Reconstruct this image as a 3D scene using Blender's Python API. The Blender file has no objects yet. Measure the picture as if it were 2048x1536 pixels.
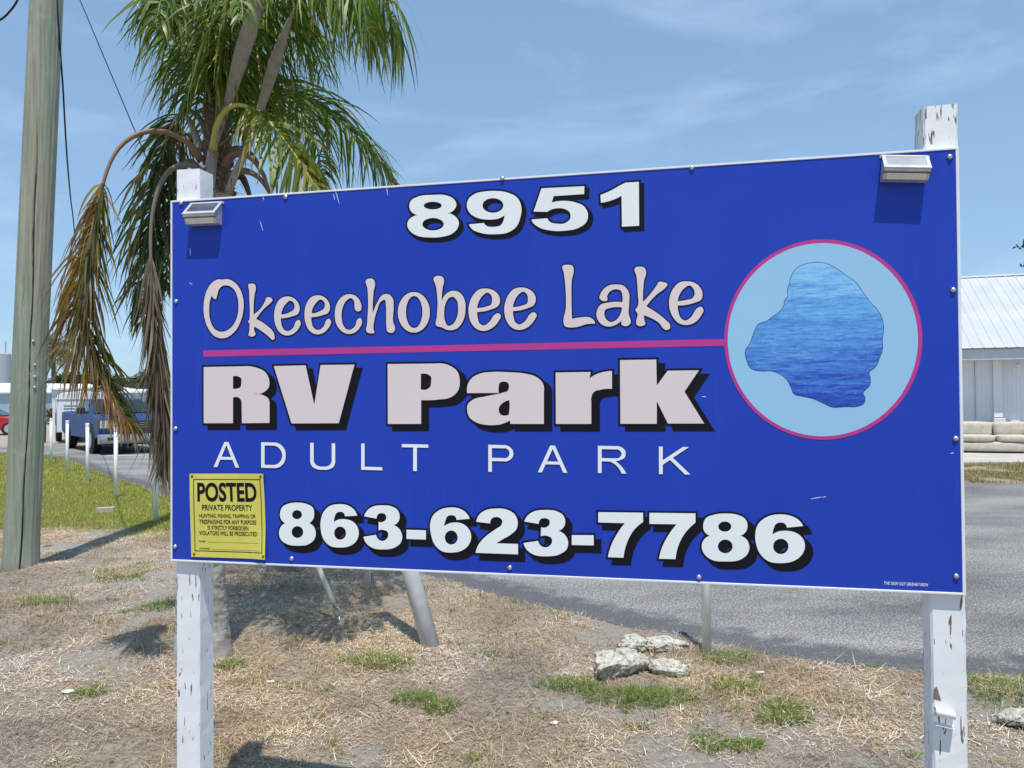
import bpy, bmesh, math, random
import numpy as np
from mathutils import Vector, Matrix
from mathutils.geometry import tessellate_polygon

random.seed(7)
RNG = np.random.default_rng(11)
PI = math.pi
R = math.radians
SC = bpy.context.scene
COL = SC.collection

# ------------------------------------------------------------------ camera
cam_d = bpy.data.cameras.new('camera')
cam = bpy.data.objects.new('camera', cam_d)
COL.objects.link(cam)
cam_d.sensor_fit = 'HORIZONTAL'
cam_d.sensor_width = 36.0
cam_d.lens = 28.137
cam_d.clip_start = 0.05
cam_d.clip_end = 3000
cam.matrix_world = Matrix.Translation((0, 0, 1.6)) @ Matrix.Rotation(PI/2 + 0.0162692, 4, 'X') @ Matrix.Rotation(-0.0069260, 4, 'Z')
SC.camera = cam

# ------------------------------------------------------------------ sky, sun, exposure
SUN_DIR = Vector((0.045, -0.393, 1.0)).normalized()
SUN_EL = math.asin(SUN_DIR.z)
world = bpy.data.worlds.new('World')
SC.world = world
world.use_nodes = True
wn, wl = world.node_tree.nodes, world.node_tree.links
wn.clear()
w_out = wn.new('ShaderNodeOutputWorld')
w_bg = wn.new('ShaderNodeBackground')
w_sky = wn.new('ShaderNodeTexSky')
w_sky.sky_type = 'NISHITA'
w_sky.sun_disc = False
w_sky.sun_elevation = SUN_EL
w_sky.sun_rotation = math.atan2(SUN_DIR.x, SUN_DIR.y)
w_sky.air_density = 1.0
w_sky.dust_density = 0.2
w_sky.ozone_density = 2.2
w_bg.inputs['Strength'].default_value = 0.15
w_tc = wn.new('ShaderNodeTexCoord')
w_map = wn.new('ShaderNodeMapping')
w_map.inputs['Scale'].default_value = (2.2, 2.2, 7.5)
w_map.inputs['Rotation'].default_value = (R(4), R(-9), R(0))
w_map.inputs['Location'].default_value = (1.55, 0.4, 2.35)
w_no = wn.new('ShaderNodeTexNoise')
w_no.inputs['Scale'].default_value = 1.6
w_no.inputs['Detail'].default_value = 6
w_no.inputs['Roughness'].default_value = 0.58
w_no.inputs['Distortion'].default_value = 0.35
w_cr = wn.new('ShaderNodeValToRGB')
w_cr.color_ramp.elements[0].position = 0.50
w_cr.color_ramp.elements[0].color = (0, 0, 0, 1)
w_cr.color_ramp.elements[1].position = 0.78
w_cr.color_ramp.elements[1].color = (0.17, 0.17, 0.17, 1)
w_mix = wn.new('ShaderNodeMixRGB')
w_mix.inputs['Color2'].default_value = (6.6, 7.3, 8.3, 1)
wl.new(w_tc.outputs['Generated'], w_map.inputs['Vector'])
wl.new(w_map.outputs['Vector'], w_no.inputs['Vector'])
wl.new(w_no.outputs['Fac'], w_cr.inputs['Fac'])
wl.new(w_cr.outputs['Color'], w_mix.inputs['Fac'])
w_gam = wn.new('ShaderNodeGamma')
w_gam.inputs['Gamma'].default_value = 0.42
w_tint = wn.new('ShaderNodeMixRGB')
w_tint.blend_type = 'MULTIPLY'
w_tint.inputs['Fac'].default_value = 1.0
w_tint.inputs['Color2'].default_value = (1.24, 1.71, 2.17, 1)
wl.new(w_sky.outputs['Color'], w_gam.inputs['Color'])
wl.new(w_gam.outputs['Color'], w_tint.inputs['Color1'])
wl.new(w_tint.outputs['Color'], w_mix.inputs['Color1'])
wl.new(w_mix.outputs['Color'], w_bg.inputs['Color'])
wl.new(w_bg.outputs['Background'], w_out.inputs['Surface'])

sun_d = bpy.data.lights.new('sun', 'SUN')
sun_d.energy = 3.8
sun_d.angle = R(0.53)
sun_d.color = (1.0, 0.96, 0.90)
sun = bpy.data.objects.new('sun', sun_d)
COL.objects.link(sun)
sun.rotation_euler = SUN_DIR.to_track_quat('Z', 'Y').to_euler()
sun.location = (0, -10, 30)

vs = SC.view_settings
vs.view_transform = 'Standard'
vs.look = 'None'
vs.exposure = 0.30
vs.gamma = 1.0
vs.use_curve_mapping = False
SC.render.film_transparent = False
SC.cycles.max_bounces = 6
SC.cycles.transparent_max_bounces = 8

# ------------------------------------------------------------------ noise for building
def vnoise(x, y, seed=0):
    xi = np.floor(x).astype(np.int64); yi = np.floor(y).astype(np.int64)
    xf = x - xi; yf = y - yi
    xf = xf*xf*(3-2*xf); yf = yf*yf*(3-2*yf)
    def h(a, b):
        n = (a*374761393 + b*668265263 + seed*1442695041) & 0x7fffffff
        n = ((n ^ (n >> 13))*1274126177) & 0x7fffffff
        return ((n ^ (n >> 16)) & 0xffff)/65535.0
    a = h(xi, yi); b = h(xi+1, yi); c = h(xi, yi+1); d = h(xi+1, yi+1)
    return (a*(1-xf)+b*xf)*(1-yf) + (c*(1-xf)+d*xf)*yf
def fbm(x, y, o=4, seed=0):
    x = np.asarray(x, float); y = np.asarray(y, float)
    s = 0; a = 0.5; t = 0
    for k in range(o):
        s = s + a*vnoise(x*2**k + 13.7*k, y*2**k + 7.1*k, seed+k); t += a; a *= 0.5
    return s/t

# ------------------------------------------------------------------ materials
def new_mat(name):
    m = bpy.data.materials.new(name); m.use_nodes = True
    nt = m.node_tree; nt.nodes.clear()
    o = nt.nodes.new('ShaderNodeOutputMaterial'); b = nt.nodes.new('ShaderNodeBsdfPrincipled')
    nt.links.new(b.outputs[0], o.inputs[0])
    return m, nt, b, o
def nd(nt, t, **kw):
    n = nt.nodes.new('ShaderNode'+t)
    for k, v in kw.items():
        if k in n.inputs: n.inputs[k].default_value = v
        else: setattr(n, k, v)
    return n
def coords(nt, scale=(1, 1, 1), gen='Object', rot=(0, 0, 0)):
    tc = nd(nt, 'TexCoord'); mp = nd(nt, 'Mapping')
    mp.inputs['Scale'].default_value = scale; mp.inputs['Rotation'].default_value = rot
    nt.links.new(tc.outputs[gen], mp.inputs['Vector'])
    return mp.outputs['Vector']
def ramp(nt, fac, stops):
    r = nd(nt, 'ValToRGB'); e = r.color_ramp.elements
    while len(e) < len(stops): e.new(0.5)
    for k, (p, c) in enumerate(stops):
        e[k].position = p; e[k].color = (c[0], c[1], c[2], 1)
    nt.links.new(fac, r.inputs['Fac']); return r.outputs['Color']
def noise(nt, vec, scale, detail=4, rough=0.55, dist=0):
    n = nd(nt, 'TexNoise', Scale=scale, Detail=detail, Roughness=rough, Distortion=dist)
    nt.links.new(vec, n.inputs['Vector']); return n.outputs['Fac']
def mixc(nt, fac, a, b, mode='MIX'):
    m = nd(nt, 'MixRGB', blend_type=mode)
    for s, v in (('Fac', fac), ('Color1', a), ('Color2', b)):
        if isinstance(v, (int, float)): m.inputs[s].default_value = v
        elif isinstance(v, tuple): m.inputs[s].default_value = (v[0], v[1], v[2], 1)
        else: nt.links.new(v, m.inputs[s])
    return m.outputs['Color']
def bump(nt, b, h, strength=0.3, dist=0.01):
    n = nd(nt, 'Bump', Strength=strength, Distance=dist)
    nt.links.new(h, n.inputs['Height']); nt.links.new(n.outputs[0], b.inputs['Normal'])
def simple(name, c, rough=0.6, var=0.12, scale=6.0, metal=0.0, bmp=0.0, spec=0.4):
    m, nt, b, o = new_mat(name)
    v = coords(nt)
    f = noise(nt, v, scale, 5)
    lo = tuple(x*(1-var) for x in c); hi = tuple(min(1, x*(1+var)) for x in c)
    nt.links.new(ramp(nt, f, [(0.3, lo), (0.7, hi)]), b.inputs['Base Color'])
    b.inputs['Roughness'].default_value = rough; b.inputs['Metallic'].default_value = metal
    b.inputs['Specular IOR Level'].default_value = spec
    if bmp: bump(nt, b, noise(nt, v, scale*8, 3), bmp, 0.004)
    return m
def attr_mat(name, rough=0.7, trans=0.0, spec=0.25):
    m, nt, b, o = new_mat(name)
    a = nd(nt, 'Attribute', attribute_name='Col')
    nt.links.new(a.outputs['Color'], b.inputs['Base Color'])
    b.inputs['Roughness'].default_value = rough; b.inputs['Specular IOR Level'].default_value = spec
    if trans:
        t = nd(nt, 'BsdfTranslucent'); mx = nd(nt, 'MixShader', Fac=trans)
        nt.links.new(mixc(nt, 1.0, a.outputs['Color'], (1.5, 1.6, 0.7), 'MULTIPLY'), t.inputs['Color'])
        nt.links.new(b.outputs[0], mx.inputs[1]); nt.links.new(t.outputs[0], mx.inputs[2])
        nt.links.new(mx.outputs[0], o.inputs[0])
    return m

def painted_wood():
    m, nt, b, o = new_mat('flaking white paint')
    v = coords(nt, (105, 105, 17.0)); v2 = coords(nt, (1, 1, 1))
    base = ramp(nt, noise(nt, v2, 5, 5), [(0.3, (0.70, 0.72, 0.74)), (0.7, (0.80, 0.81, 0.82))])
    dirt = noise(nt, coords(nt, (9, 9, 2.5)), 2.2, 6, 0.7)
    base = mixc(nt, ramp(nt, dirt, [(0.55, (0, 0, 0)), (0.8, (0.4, 0.4, 0.4))]), base, (0.5, 0.48, 0.46))
    ch = noise(nt, v, 1.0, 3, 0.5, 0.3)
    gate = noise(nt, v2, 4.0, 3)
    a = nd(nt, 'Math', operation='MULTIPLY_ADD'); nt.links.new(gate, a.inputs[0]); a.inputs[1].default_value = 0.22; nt.links.new(ch, a.inputs[2])
    sep = nd(nt, 'SeparateXYZ'); nt.links.new(v2, sep.inputs[0])
    up = nd(nt, 'MapRange'); up.inputs[1].default_value = 2.24; up.inputs[2].default_value = 2.42; up.inputs[4].default_value = 0.13
    nt.links.new(sep.outputs['Z'], up.inputs[0])
    a2 = nd(nt, 'Math', operation='ADD'); gx_ = nd(nt, 'MapRange'); gx_.inputs[1].default_value = 0.4; gx_.inputs[2].default_value = 0.6; gx_.inputs[3].default_value = -0.25; nt.links.new(sep.outputs['X'], gx_.inputs[0])
    um = nd(nt, 'Math', operation='MULTIPLY'); nt.links.new(up.outputs[0], um.inputs[0]); nt.links.new(gx_.outputs[0], um.inputs[1])
    nt.links.new(a.outputs[0], a2.inputs[0]); nt.links.new(um.outputs[0], a2.inputs[1])
    msk = ramp(nt, a2.outputs[0], [(0.755, (0, 0, 0)), (0.77, (1, 1, 1))])
    wood = ramp(nt, noise(nt, coords(nt, (30, 30, 3)), 2, 4), [(0.3, (0.10, 0.075, 0.06)), (0.7, (0.24, 0.19, 0.16))])
    nt.links.new(mixc(nt, msk, base, wood), b.inputs['Base Color'])
    inv = nd(nt, 'Math', operation='SUBTRACT'); inv.inputs[0].default_value = 1.0; nt.links.new(msk, inv.inputs[1])
    bump(nt, b, inv.outputs[0], 0.5, 0.002)
    b.inputs['Roughness'].default_value = 0.55
    return m

def board_blue():
    m, nt, b, o = new_mat('blue vinyl')
    v = coords(nt, (1, 1, 1))
    f = noise(nt, v, 1.3, 4, 0.5)
    c = ramp(nt, f, [(0.3, (0.011, 0.041, 0.38)), (0.7, (0.016, 0.055, 0.43))])
    g1 = noise(nt, coords(nt, (1.4, 1, 0.5)), 1.1, 5, 0.6, 0.6)
    c = mixc(nt, ramp(nt, g1, [(0.45, (0, 0, 0)), (0.75, (0.16, 0.16, 0.16))]), c, (0.05, 0.10, 0.46))
    g2 = noise(nt, coords(nt, (26, 1, 1.1)), 1.3, 5, 0.7)
    c = mixc(nt, ramp(nt, g2, [(0.60, (0, 0, 0)), (0.80, (0.10, 0.10, 0.10))]), c, (0.25, 0.27, 0.42))
    sp = noise(nt, v, 55, 3, 0.6)
    c = mixc(nt, ramp(nt, sp, [(0.74, (0, 0, 0)), (0.8, (0.35, 0.35, 0.35))]), c, (0.2, 0.25, 0.5))
    nt.links.new(c, b.inputs['Base Color'])
    nt.links.new(ramp(nt, noise(nt, v, 3, 5), [(0.3, (0.34,)*3), (0.7, (0.48,)*3)]), b.inputs['Roughness'])
    bump(nt, b, noise(nt, v, 1.6, 2), 0.12, 0.02)
    b.inputs['Specular IOR Level'].default_value = 0.22
    return m

def lake_print():
    m, nt, b, o = new_mat('printed water')
    tc = coords(nt); sep = nd(nt, 'SeparateXYZ'); nt.links.new(tc, sep.inputs[0])
    gr = nd(nt, 'MapRange'); nt.links.new(sep.outputs['Z'], gr.inputs[0])
    gr.inputs[1].default_value = 1.56; gr.inputs[2].default_value = 2.02
    big = noise(nt, coords(nt, (1.6, 1, 22), rot=(0, R(1.5), 0)), 1.6, 4, 0.6, 0.4)
    fine = noise(nt, coords(nt, (14, 1, 110), rot=(0, R(1.5), 0)), 1.6, 3, 0.6, 0.6)
    tiny = noise(nt, coords(nt, (90, 1, 240)), 1.4, 2, 0.6)
    a = nd(nt, 'Math', operation='MULTIPLY_ADD'); nt.links.new(big, a.inputs[0]); a.inputs[1].default_value = 0.95; nt.links.new(gr.outputs[0], a.inputs[2])
    a2 = nd(nt, 'Math', operation='MULTIPLY_ADD'); nt.links.new(fine, a2.inputs[0]); a2.inputs[1].default_value = 1.0; nt.links.new(a.outputs[0], a2.inputs[2])
    a3 = nd(nt, 'Math', operation='MULTIPLY_ADD'); nt.links.new(tiny, a3.inputs[0]); a3.inputs[1].default_value = 0.45; nt.links.new(a2.outputs[0], a3.inputs[2])
    sc = nd(nt, 'Math', operation='MULTIPLY'); nt.links.new(a3.outputs[0], sc.inputs[0]); sc.inputs[1].default_value = 0.448
    c = ramp(nt, sc.outputs[0], [(0.46, (0.006, 0.022, 0.26)), (0.58, (0.018, 0.075, 0.46)), (0.70, (0.06, 0.21, 0.60)), (0.84, (0.14, 0.40, 0.74)), (0.95, (0.26, 0.54, 0.82))])
    nt.links.new(c, b.inputs['Base Color']); b.inputs['Roughness'].default_value = 0.4
    return m

def ground_mat():
    m, nt, b, o = new_mat('dry sandy ground')
    v = coords(nt)
    a = nd(nt, 'Attribute', attribute_name='lawn')
    sd = nd(nt, 'Attribute', attribute_name='sand')
    n1 = noise(nt, v, 1.1, 5, 0.6); n2 = noise(nt, v, 34, 5, 0.7); n3 = noise(nt, v, 170, 3, 0.7)
    tan = ramp(nt, n2, [(0.28, (0.20, 0.155, 0.115)), (0.5, (0.40, 0.32, 0.24)), (0.72, (0.58, 0.49, 0.385))])
    sand = mixc(nt, 0.5, ramp(nt, n3, [(0.25, (0.29, 0.262, 0.23)), (0.75, (0.62, 0.575, 0.515))]), ramp(nt, n2, [(0.3, (0.22, 0.185, 0.15)), (0.7, (0.52, 0.47, 0.405))]))
    c = mixc(nt, sd.outputs['Fac'], tan, sand)
    grn = ramp(nt, n2, [(0.3, (0.08, 0.10, 0.02)), (0.5, (0.19, 0.21, 0.045)), (0.75, (0.30, 0.28, 0.09))])
    c = mixc(nt, a.outputs['Fac'], c, grn)
    nt.links.new(c, b.inputs['Base Color'])
    b.inputs['Roughness'].default_value = 0.95; b.inputs['Specular IOR Level'].default_value = 0.1
    h = nd(nt, 'Math', operation='ADD'); nt.links.new(n2, h.inputs[0]); nt.links.new(n3, h.inputs[1])
    bump(nt, b, h.outputs[0], 0.9, 0.02)
    return m

def asphalt_mat():
    m, nt, b, o = new_mat('chip seal asphalt')
    v = coords(nt)
    e = nd(nt, 'Attribute', attribute_name='edge')
    w = nd(nt, 'TexVoronoi', Scale=62.0, feature='F1'); nt.links.new(v, w.inputs['Vector'])
    chip = ramp(nt, noise(nt, v, 75, 3, 0.75), [(0.30, (0.065, 0.062, 0.058)), (0.46, (0.17, 0.163, 0.153)), (0.58, (0.36, 0.34, 0.31)), (0.72, (0.72, 0.68, 0.60))])
    chip2 = mixc(nt, 0.35, chip, w.outputs['Color'], 'OVERLAY')
    hs = nd(nt, 'HueSaturation', Saturation=0.12); nt.links.new(chip2, hs.inputs['Color'])
    patch = noise(nt, coords(nt, (0.5, 1.2, 1)), 0.9, 5, 0.62)
    c = mixc(nt, 1.0, hs.outputs[0], ramp(nt, patch, [(0.3, (0.50, 0.50, 0.51)), (0.66, (1.12, 1.10, 1.06))]), 'MULTIPLY')
    en = nd(nt, 'Math', operation='MULTIPLY_ADD'); nt.links.new(noise(nt, v, 5, 4), en.inputs[0]); en.inputs[1].default_value = 0.8; nt.links.new(e.outputs['Fac'], en.inputs[2])
    ef = ramp(nt, en.outputs[0], [(0.75, (0, 0, 0)), (1.0, (0.8, 0.8, 0.8))])
    c = mixc(nt, ef, c, ramp(nt, noise(nt, v, 60, 3, 0.7), [(0.35, (0.05, 0.05, 0.058)), (0.7, (0.15, 0.15, 0.155))]))
    nt.links.new(c, b.inputs['Base Color']); b.inputs['Roughness'].default_value = 0.85
    b.inputs['Specular IOR Level'].default_value = 0.08
    bump(nt, b, noise(nt, v, 75, 3, 0.75), 0.7, 0.012)
    return m

def pole_wood():
    m, nt, b, o = new_mat('treated pole wood')
    v = coords(nt, (9, 9, 0.55)); v2 = coords(nt)
    st = noise(nt, coords(nt, (30, 30, 0.9)), 1.5, 6, 0.65)
    big = noise(nt, v, 0.7, 4, 0.6, 0.6)
    c = ramp(nt, big, [(0.32, (0.35, 0.32, 0.245)), (0.5, (0.30, 0.32, 0.25)), (0.68, (0.22, 0.28, 0.215))])
    c = mixc(nt, 1.0, c, ramp(nt, st, [(0.3, (0.62, 0.60, 0.58)), (0.55, (1, 1, 1)), (0.8, (1.25, 1.25, 1.22))]), 'MULTIPLY')
    bl = noise(nt, coords(nt, (5, 5, 2.6)), 1.2, 6, 0.7, 1.0)
    c = mixc(nt, ramp(nt, bl, [(0.54, (0, 0, 0)), (0.72, (0.62, 0.62, 0.62))]), c, (0.38, 0.40, 0.335))
    kn = noise(nt, coords(nt, (30, 30, 9)), 1.0, 2)
    c = mixc(nt, ramp(nt, kn, [(0.73, (0, 0, 0)), (0.78, (0.8, 0.8, 0.8))]), c, (0.06, 0.055, 0.045))
    sep = nd(nt, 'SeparateXYZ'); nt.links.new(v2, sep.inputs[0])
    low = nd(nt, 'MapRange'); nt.links.new(sep.outputs['Z'], low.inputs[0]); low.inputs[1].default_value = 0.10; low.inputs[2].default_value = 0.0
    c = mixc(nt, low.outputs[0], c, (0.22, 0.15, 0.09))
    nt.links.new(c, b.inputs['Base Color']); b.inputs['Roughness'].default_value = 0.85
    b.inputs['Specular IOR Level'].default_value = 0.2
    bump(nt, b, st, 0.6, 0.012)
    return m

def rock_mat():
    m, nt, b, o = new_mat('pitted limestone')
    v = coords(nt)
    n = noise(nt, v, 16, 6, 0.75); n2 = noise(nt, v, 45, 4, 0.7)
    c = ramp(nt, n, [(0.36, (0.16, 0.155, 0.135)), (0.45, (0.50, 0.48, 0.41)), (0.7, (0.76, 0.73, 0.64))])
    c = mixc(nt, ramp(nt, n2, [(0.57, (0, 0, 0)), (0.65, (0.8, 0.8, 0.8))]), c, (0.085, 0.075, 0.07))
    nt.links.new(c, b.inputs['Base Color']); b.inputs['Roughness'].default_value = 0.95
    bump(nt, b, n2, 0.9, 0.02)
    return m

def palm_trunk_mat():
    m, nt, b, o = new_mat('palm bark')
    v = coords(nt, (13, 13, 10))
    n = noise(nt, v, 1.0, 6, 0.7, 0.5); st = noise(nt, coords(nt, (60, 60, 4)), 1, 4, 0.6)
    c = ramp(nt, n, [(0.3, (0.20, 0.18, 0.155)), (0.5, (0.37, 0.345, 0.305)), (0.7, (0.50, 0.475, 0.43))])
    c = mixc(nt, ramp(nt, st, [(0.62, (0, 0, 0)), (0.72, (0.7, 0.7, 0.7))]), c, (0.12, 0.10, 0.085))
    nt.links.new(c, b.inputs['Base Color']); b.inputs['Roughness'].default_value = 0.9
    bump(nt, b, n, 0.7, 0.015)
    return m

def glass_mat(name, c):
    m, nt, b, o = new_mat(name)
    nt.links.new(ramp(nt, noise(nt, coords(nt), 2.0, 2), [(0.3, c), (0.7, tuple(x*1.5 for x in c))]), b.inputs['Base Color'])
    b.inputs['Roughness'].default_value = 0.08; b.inputs['Specular IOR Level'].default_value = 0.7
    return m

M = dict(
    post=painted_wood(), blue=board_blue(), lakeprint=lake_print(), ground=ground_mat(), asphalt=asphalt_mat(),
    pole=pole_wood(), rock=rock_mat(), bark=palm_trunk_mat(),
    trim=simple('white aluminium trim', (0.72, 0.73, 0.75), 0.4, 0.06, 9),
    white_ink=simple('white vinyl ink', (0.76, 0.79, 0.79), 0.45, 0.03, 3),
    pink_ink=simple('pale pink vinyl ink', (0.68, 0.585, 0.585), 0.45, 0.03, 3),
    black_ink=simple('black vinyl ink', (0.007, 0.007, 0.011), 0.55, 0.1, 3, 0, 0, 0.15),
    magenta=simple('magenta vinyl ink', (0.47, 0.035, 0.24), 0.45, 0.05, 3),
    pale_blue=simple('pale blue vinyl ink', (0.29, 0.52, 0.74), 0.45, 0.03, 2),
    screw=simple('zinc screw', (0.55, 0.55, 0.56), 0.35, 0.15, 60, 0.9),
    housing=simple('weathered silver plastic', (0.56, 0.54, 0.52), 0.4, 0.12, 30, 0.35),
    solar=simple('solar cell', (0.045, 0.055, 0.085), 0.12, 0.2, 40, 0.0, 0, 0.9),
    lens=simple('milky lamp lens', (0.84, 0.82, 0.74), 0.3, 0.06, 60),
    yellow=simple('yellow notice plastic', (0.62, 0.565, 0.11), 0.4, 0.07, 9),
    pvc=simple('white plastic pipe', (0.87, 0.87, 0.85), 0.4, 0.06, 8),
    dirty_pvc=simple('grimy white pipe', (0.74, 0.73, 0.69), 0.5, 0.10, 12),
    greypipe=simple('grey painted steel pipe', (0.50, 0.52, 0.54), 0.45, 0.10, 12, 0.1),
    guard=simple('pale green plastic guard', (0.52, 0.55, 0.44), 0.5, 0.1, 12),
    steel=simple('galvanised steel', (0.42, 0.43, 0.43), 0.4, 0.15, 25, 0.7),
    black=simple('black rubber', (0.012, 0.012, 0.013), 0.6, 0.2, 10),
    hole=simple('dark hole', (0.01, 0.01, 0.01), 0.9, 0.1, 5),
    frond=attr_mat('palm leaflets', 0.42, 0.38, 0.5), rachis=attr_mat('palm leaf stalk', 0.55, 0, 0.4),
    spathe=simple('dry woody spathe', (0.31, 0.29, 0.265), 0.8, 0.18, 14, 0, 0.4),
    fibre=simple('brown palm fibre', (0.15, 0.095, 0.06), 0.95, 0.35, 30, 0, 0.6),
    grass=attr_mat('grass blades', 0.7, 0.25), straw=attr_mat('dry straw', 0.8, 0.0, 0.15), leafcard=attr_mat('tree leaves', 0.6, 0.2),
    block=simple('weathered concrete block', (0.40, 0.36, 0.30), 0.9, 0.15, 25, 0, 0.5),
    timber=simple('weathered grey timber', (0.22, 0.20, 0.18), 0.9, 0.2, 20, 0, 0.4),
    sidewall=simple('white painted siding', (0.72, 0.75, 0.77), 0.6, 0.05, 2.0),
    roofmetal=simple('pale galvanised roof sheet', (0.50, 0.52, 0.53), 0.5, 0.07, 1.2, 0.1),
    fascia=simple('grey white fascia', (0.52, 0.56, 0.60), 0.6, 0.06, 3),
    sofa=simple('faded taupe upholstery', (0.52, 0.46, 0.385), 0.95, 0.14, 9, 0, 0.4),
    concrete=simple('pale concrete', (0.47, 0.44, 0.40), 0.9, 0.12, 1.5, 0, 0.3),
    truckblue=simple('blue car paint', (0.008, 0.07, 0.25), 0.40, 0.08, 2, 0.0, 0, 0.16),
    trucksilver=simple('silver car paint', (0.36, 0.38, 0.40), 0.3, 0.06, 2, 0.5),
    chrome=simple('dull chrome', (0.55, 0.56, 0.57), 0.22, 0.08, 3, 0.8),
    headlamp=simple('yellowed headlamp', (0.55, 0.50, 0.38), 0.15, 0.1, 12, 0.1, 0, 0.8),
    darkplastic=simple('black plastic', (0.02, 0.02, 0.022), 0.5, 0.2, 8),
    autoglass=glass_mat('car glass', (0.012, 0.02, 0.026)), winglass=glass_mat('window glass', (0.03, 0.035, 0.045)),
    vanwhite=simple('white painted panel', (0.74, 0.75, 0.76), 0.35, 0.04, 2),
    homeblue=simple('pale blue siding', (0.36, 0.49, 0.60), 0.6, 0.06, 3), homewhite=simple('white siding', (0.68, 0.70, 0.71), 0.6, 0.06, 3),
    roofwhite=simple('white roof coating', (0.80, 0.81, 0.82), 0.6, 0.04, 3), greywall=simple('grey panel', (0.32, 0.34, 0.36), 0.6, 0.06, 3),
    tank=simple('grey tank steel', (0.40, 0.43, 0.46), 0.5, 0.05, 1), letter_grey=simple('grey lettering', (0.2, 0.22, 0.25), 0.5, 0.1, 4),
    red=simple('red car paint', (0.40, 0.012, 0.02), 0.25, 0.08, 2, 0.1, 0, 0.7),
    treebark=simple('tree bark', (0.12, 0.10, 0.08), 0.95, 0.25, 8, 0, 0.6),
    roadpaint=simple('worn white road paint', (0.68, 0.68, 0.66), 0.8, 0.15, 20),
    paper=simple('pale litter', (0.66, 0.64, 0.58), 0.8, 0.1, 30),
)

# ------------------------------------------------------------------ object helpers
def link(name, me, mat=None, parent=None):
    o = bpy.data.objects.new(name, me); COL.objects.link(o)
    if me is not None and mat is not None:
        me.materials.clear(); me.materials.append(mat)
    if parent is not None: o.parent = parent
    return o
def thing(name, label, cat, loc=(0, 0, 0), rz=0.0, group=None):
    o = link(name, None); o.location = loc; o.rotation_euler = (0, 0, rz)
    o['label'] = label; o['category'] = cat
    if group: o['group'] = group
    return o
def tag(o, label, cat, group=None):
    o['label'] = label; o['category'] = cat
    if group: o['group'] = group
    return o
def copy_tree(o, parent=None):
    c = o.copy(); COL.objects.link(c)
    if parent is not None: c.parent = parent
    for ch in list(o.children): copy_tree(ch, c)
    return c

class MB:
    def __init__(s): s.v = []; s.f = []; s.c = []
    def add(s, vs, fs, col=None):
        n = len(s.v); s.v += [tuple(p) for p in vs]; s.f += [tuple(i+n for i in f) for f in fs]
        if col is not None: s.c += [col]*len(vs)
        return s
    def box(s, lo, hi, mtx=None):
        x0, y0, z0 = lo; x1, y1, z1 = hi
        vs = [Vector(p) for p in ((x0, y0, z0), (x1, y0, z0), (x1, y1, z0), (x0, y1, z0), (x0, y0, z1), (x1, y0, z1), (x1, y1, z1), (x0, y1, z1))]
        if mtx: vs = [mtx @ p for p in vs]
        return s.add(vs, [(0, 3, 2, 1), (4, 5, 6, 7), (0, 1, 5, 4), (1, 2, 6, 5), (2, 3, 7, 6), (3, 0, 4, 7)])
    def tube(s, pts, rad, n=10, caps=True, col=None, flat=1.0):
        pts = [Vector(p) for p in pts]; k = len(pts)
        if not hasattr(rad, '__len__'): rad = [rad]*k
        base = len(s.v); up = None; vs = []; fs = []
        for i, p in enumerate(pts):
            t = (pts[min(i+1, k-1)] - pts[max(i-1, 0)]).normalized()
            if up is None:
                up = Vector((0, 1, 0)) if abs(t.y) < 0.9 else Vector((1, 0, 0))
            a = t.cross(up).normalized(); b_ = a.cross(t).normalized(); up = b_
            for j in range(n):
                q = 2*PI*j/n
                vs.append(p + a*math.cos(q)*rad[i] + b_*math.sin(q)*rad[i]*flat)
        for i in range(k-1):
            for j in range(n):
                fs.append((i*n+j, i*n+(j+1) % n, (i+1)*n+(j+1) % n, (i+1)*n+j))
        if caps:
            fs.append(tuple(reversed(range(n)))); fs.append(tuple(range((k-1)*n, k*n)))
        return s.add(vs, fs, col)
    def prism(s, poly, axis, a, b):
        # poly: 2-D points; axis 'x': (y,z) swept over x; 'y': (x,z) swept over y
        def P3(p, t):
            return (t, p[0], p[1]) if axis == 'x' else ((p[0], t, p[1]) if axis == 'y' else (p[0], p[1], t))
        n = len(poly)
        vs = [P3(p, a) for p in poly] + [P3(p, b) for p in poly]
        fs = [tuple(range(n)), tuple(range(2*n-1, n-1, -1))] + [(i, n+i, n+(i+1) % n, (i+1) % n) for i in range(n)]
        return s.add(vs, fs)
    def mesh(s, name, smooth=False, bevel=0, seg=2):
        me = bpy.data.meshes.new(name); me.from_pydata(s.v, [], s.f); me.update()
        if s.c:
            at = me.color_attributes.new('Col', 'FLOAT_COLOR', 'POINT')
            at.data.foreach_set('color', np.array([(c[0], c[1], c[2], 1) for c in s.c], np.float32).ravel())
        bm = bmesh.new(); bm.from_mesh(me); bmesh.ops.recalc_face_normals(bm, faces=bm.faces)
        if bevel:
            ed = [e for e in bm.edges if len(e.link_faces) == 2 and e.calc_face_angle(0) > 0.35]
            bmesh.ops.bevel(bm, geom=ed, offset=bevel, segments=seg, affect='EDGES', profile=0.6)
        bm.to_mesh(me); bm.free()
        if smooth: me.polygons.foreach_set('use_smooth', [True]*len(me.polygons))
        return me
    def build(s, name, mat, parent=None, smooth=False, bevel=0, seg=2):
        return link(name, s.mesh(name, smooth, bevel, seg), mat, parent)

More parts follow.
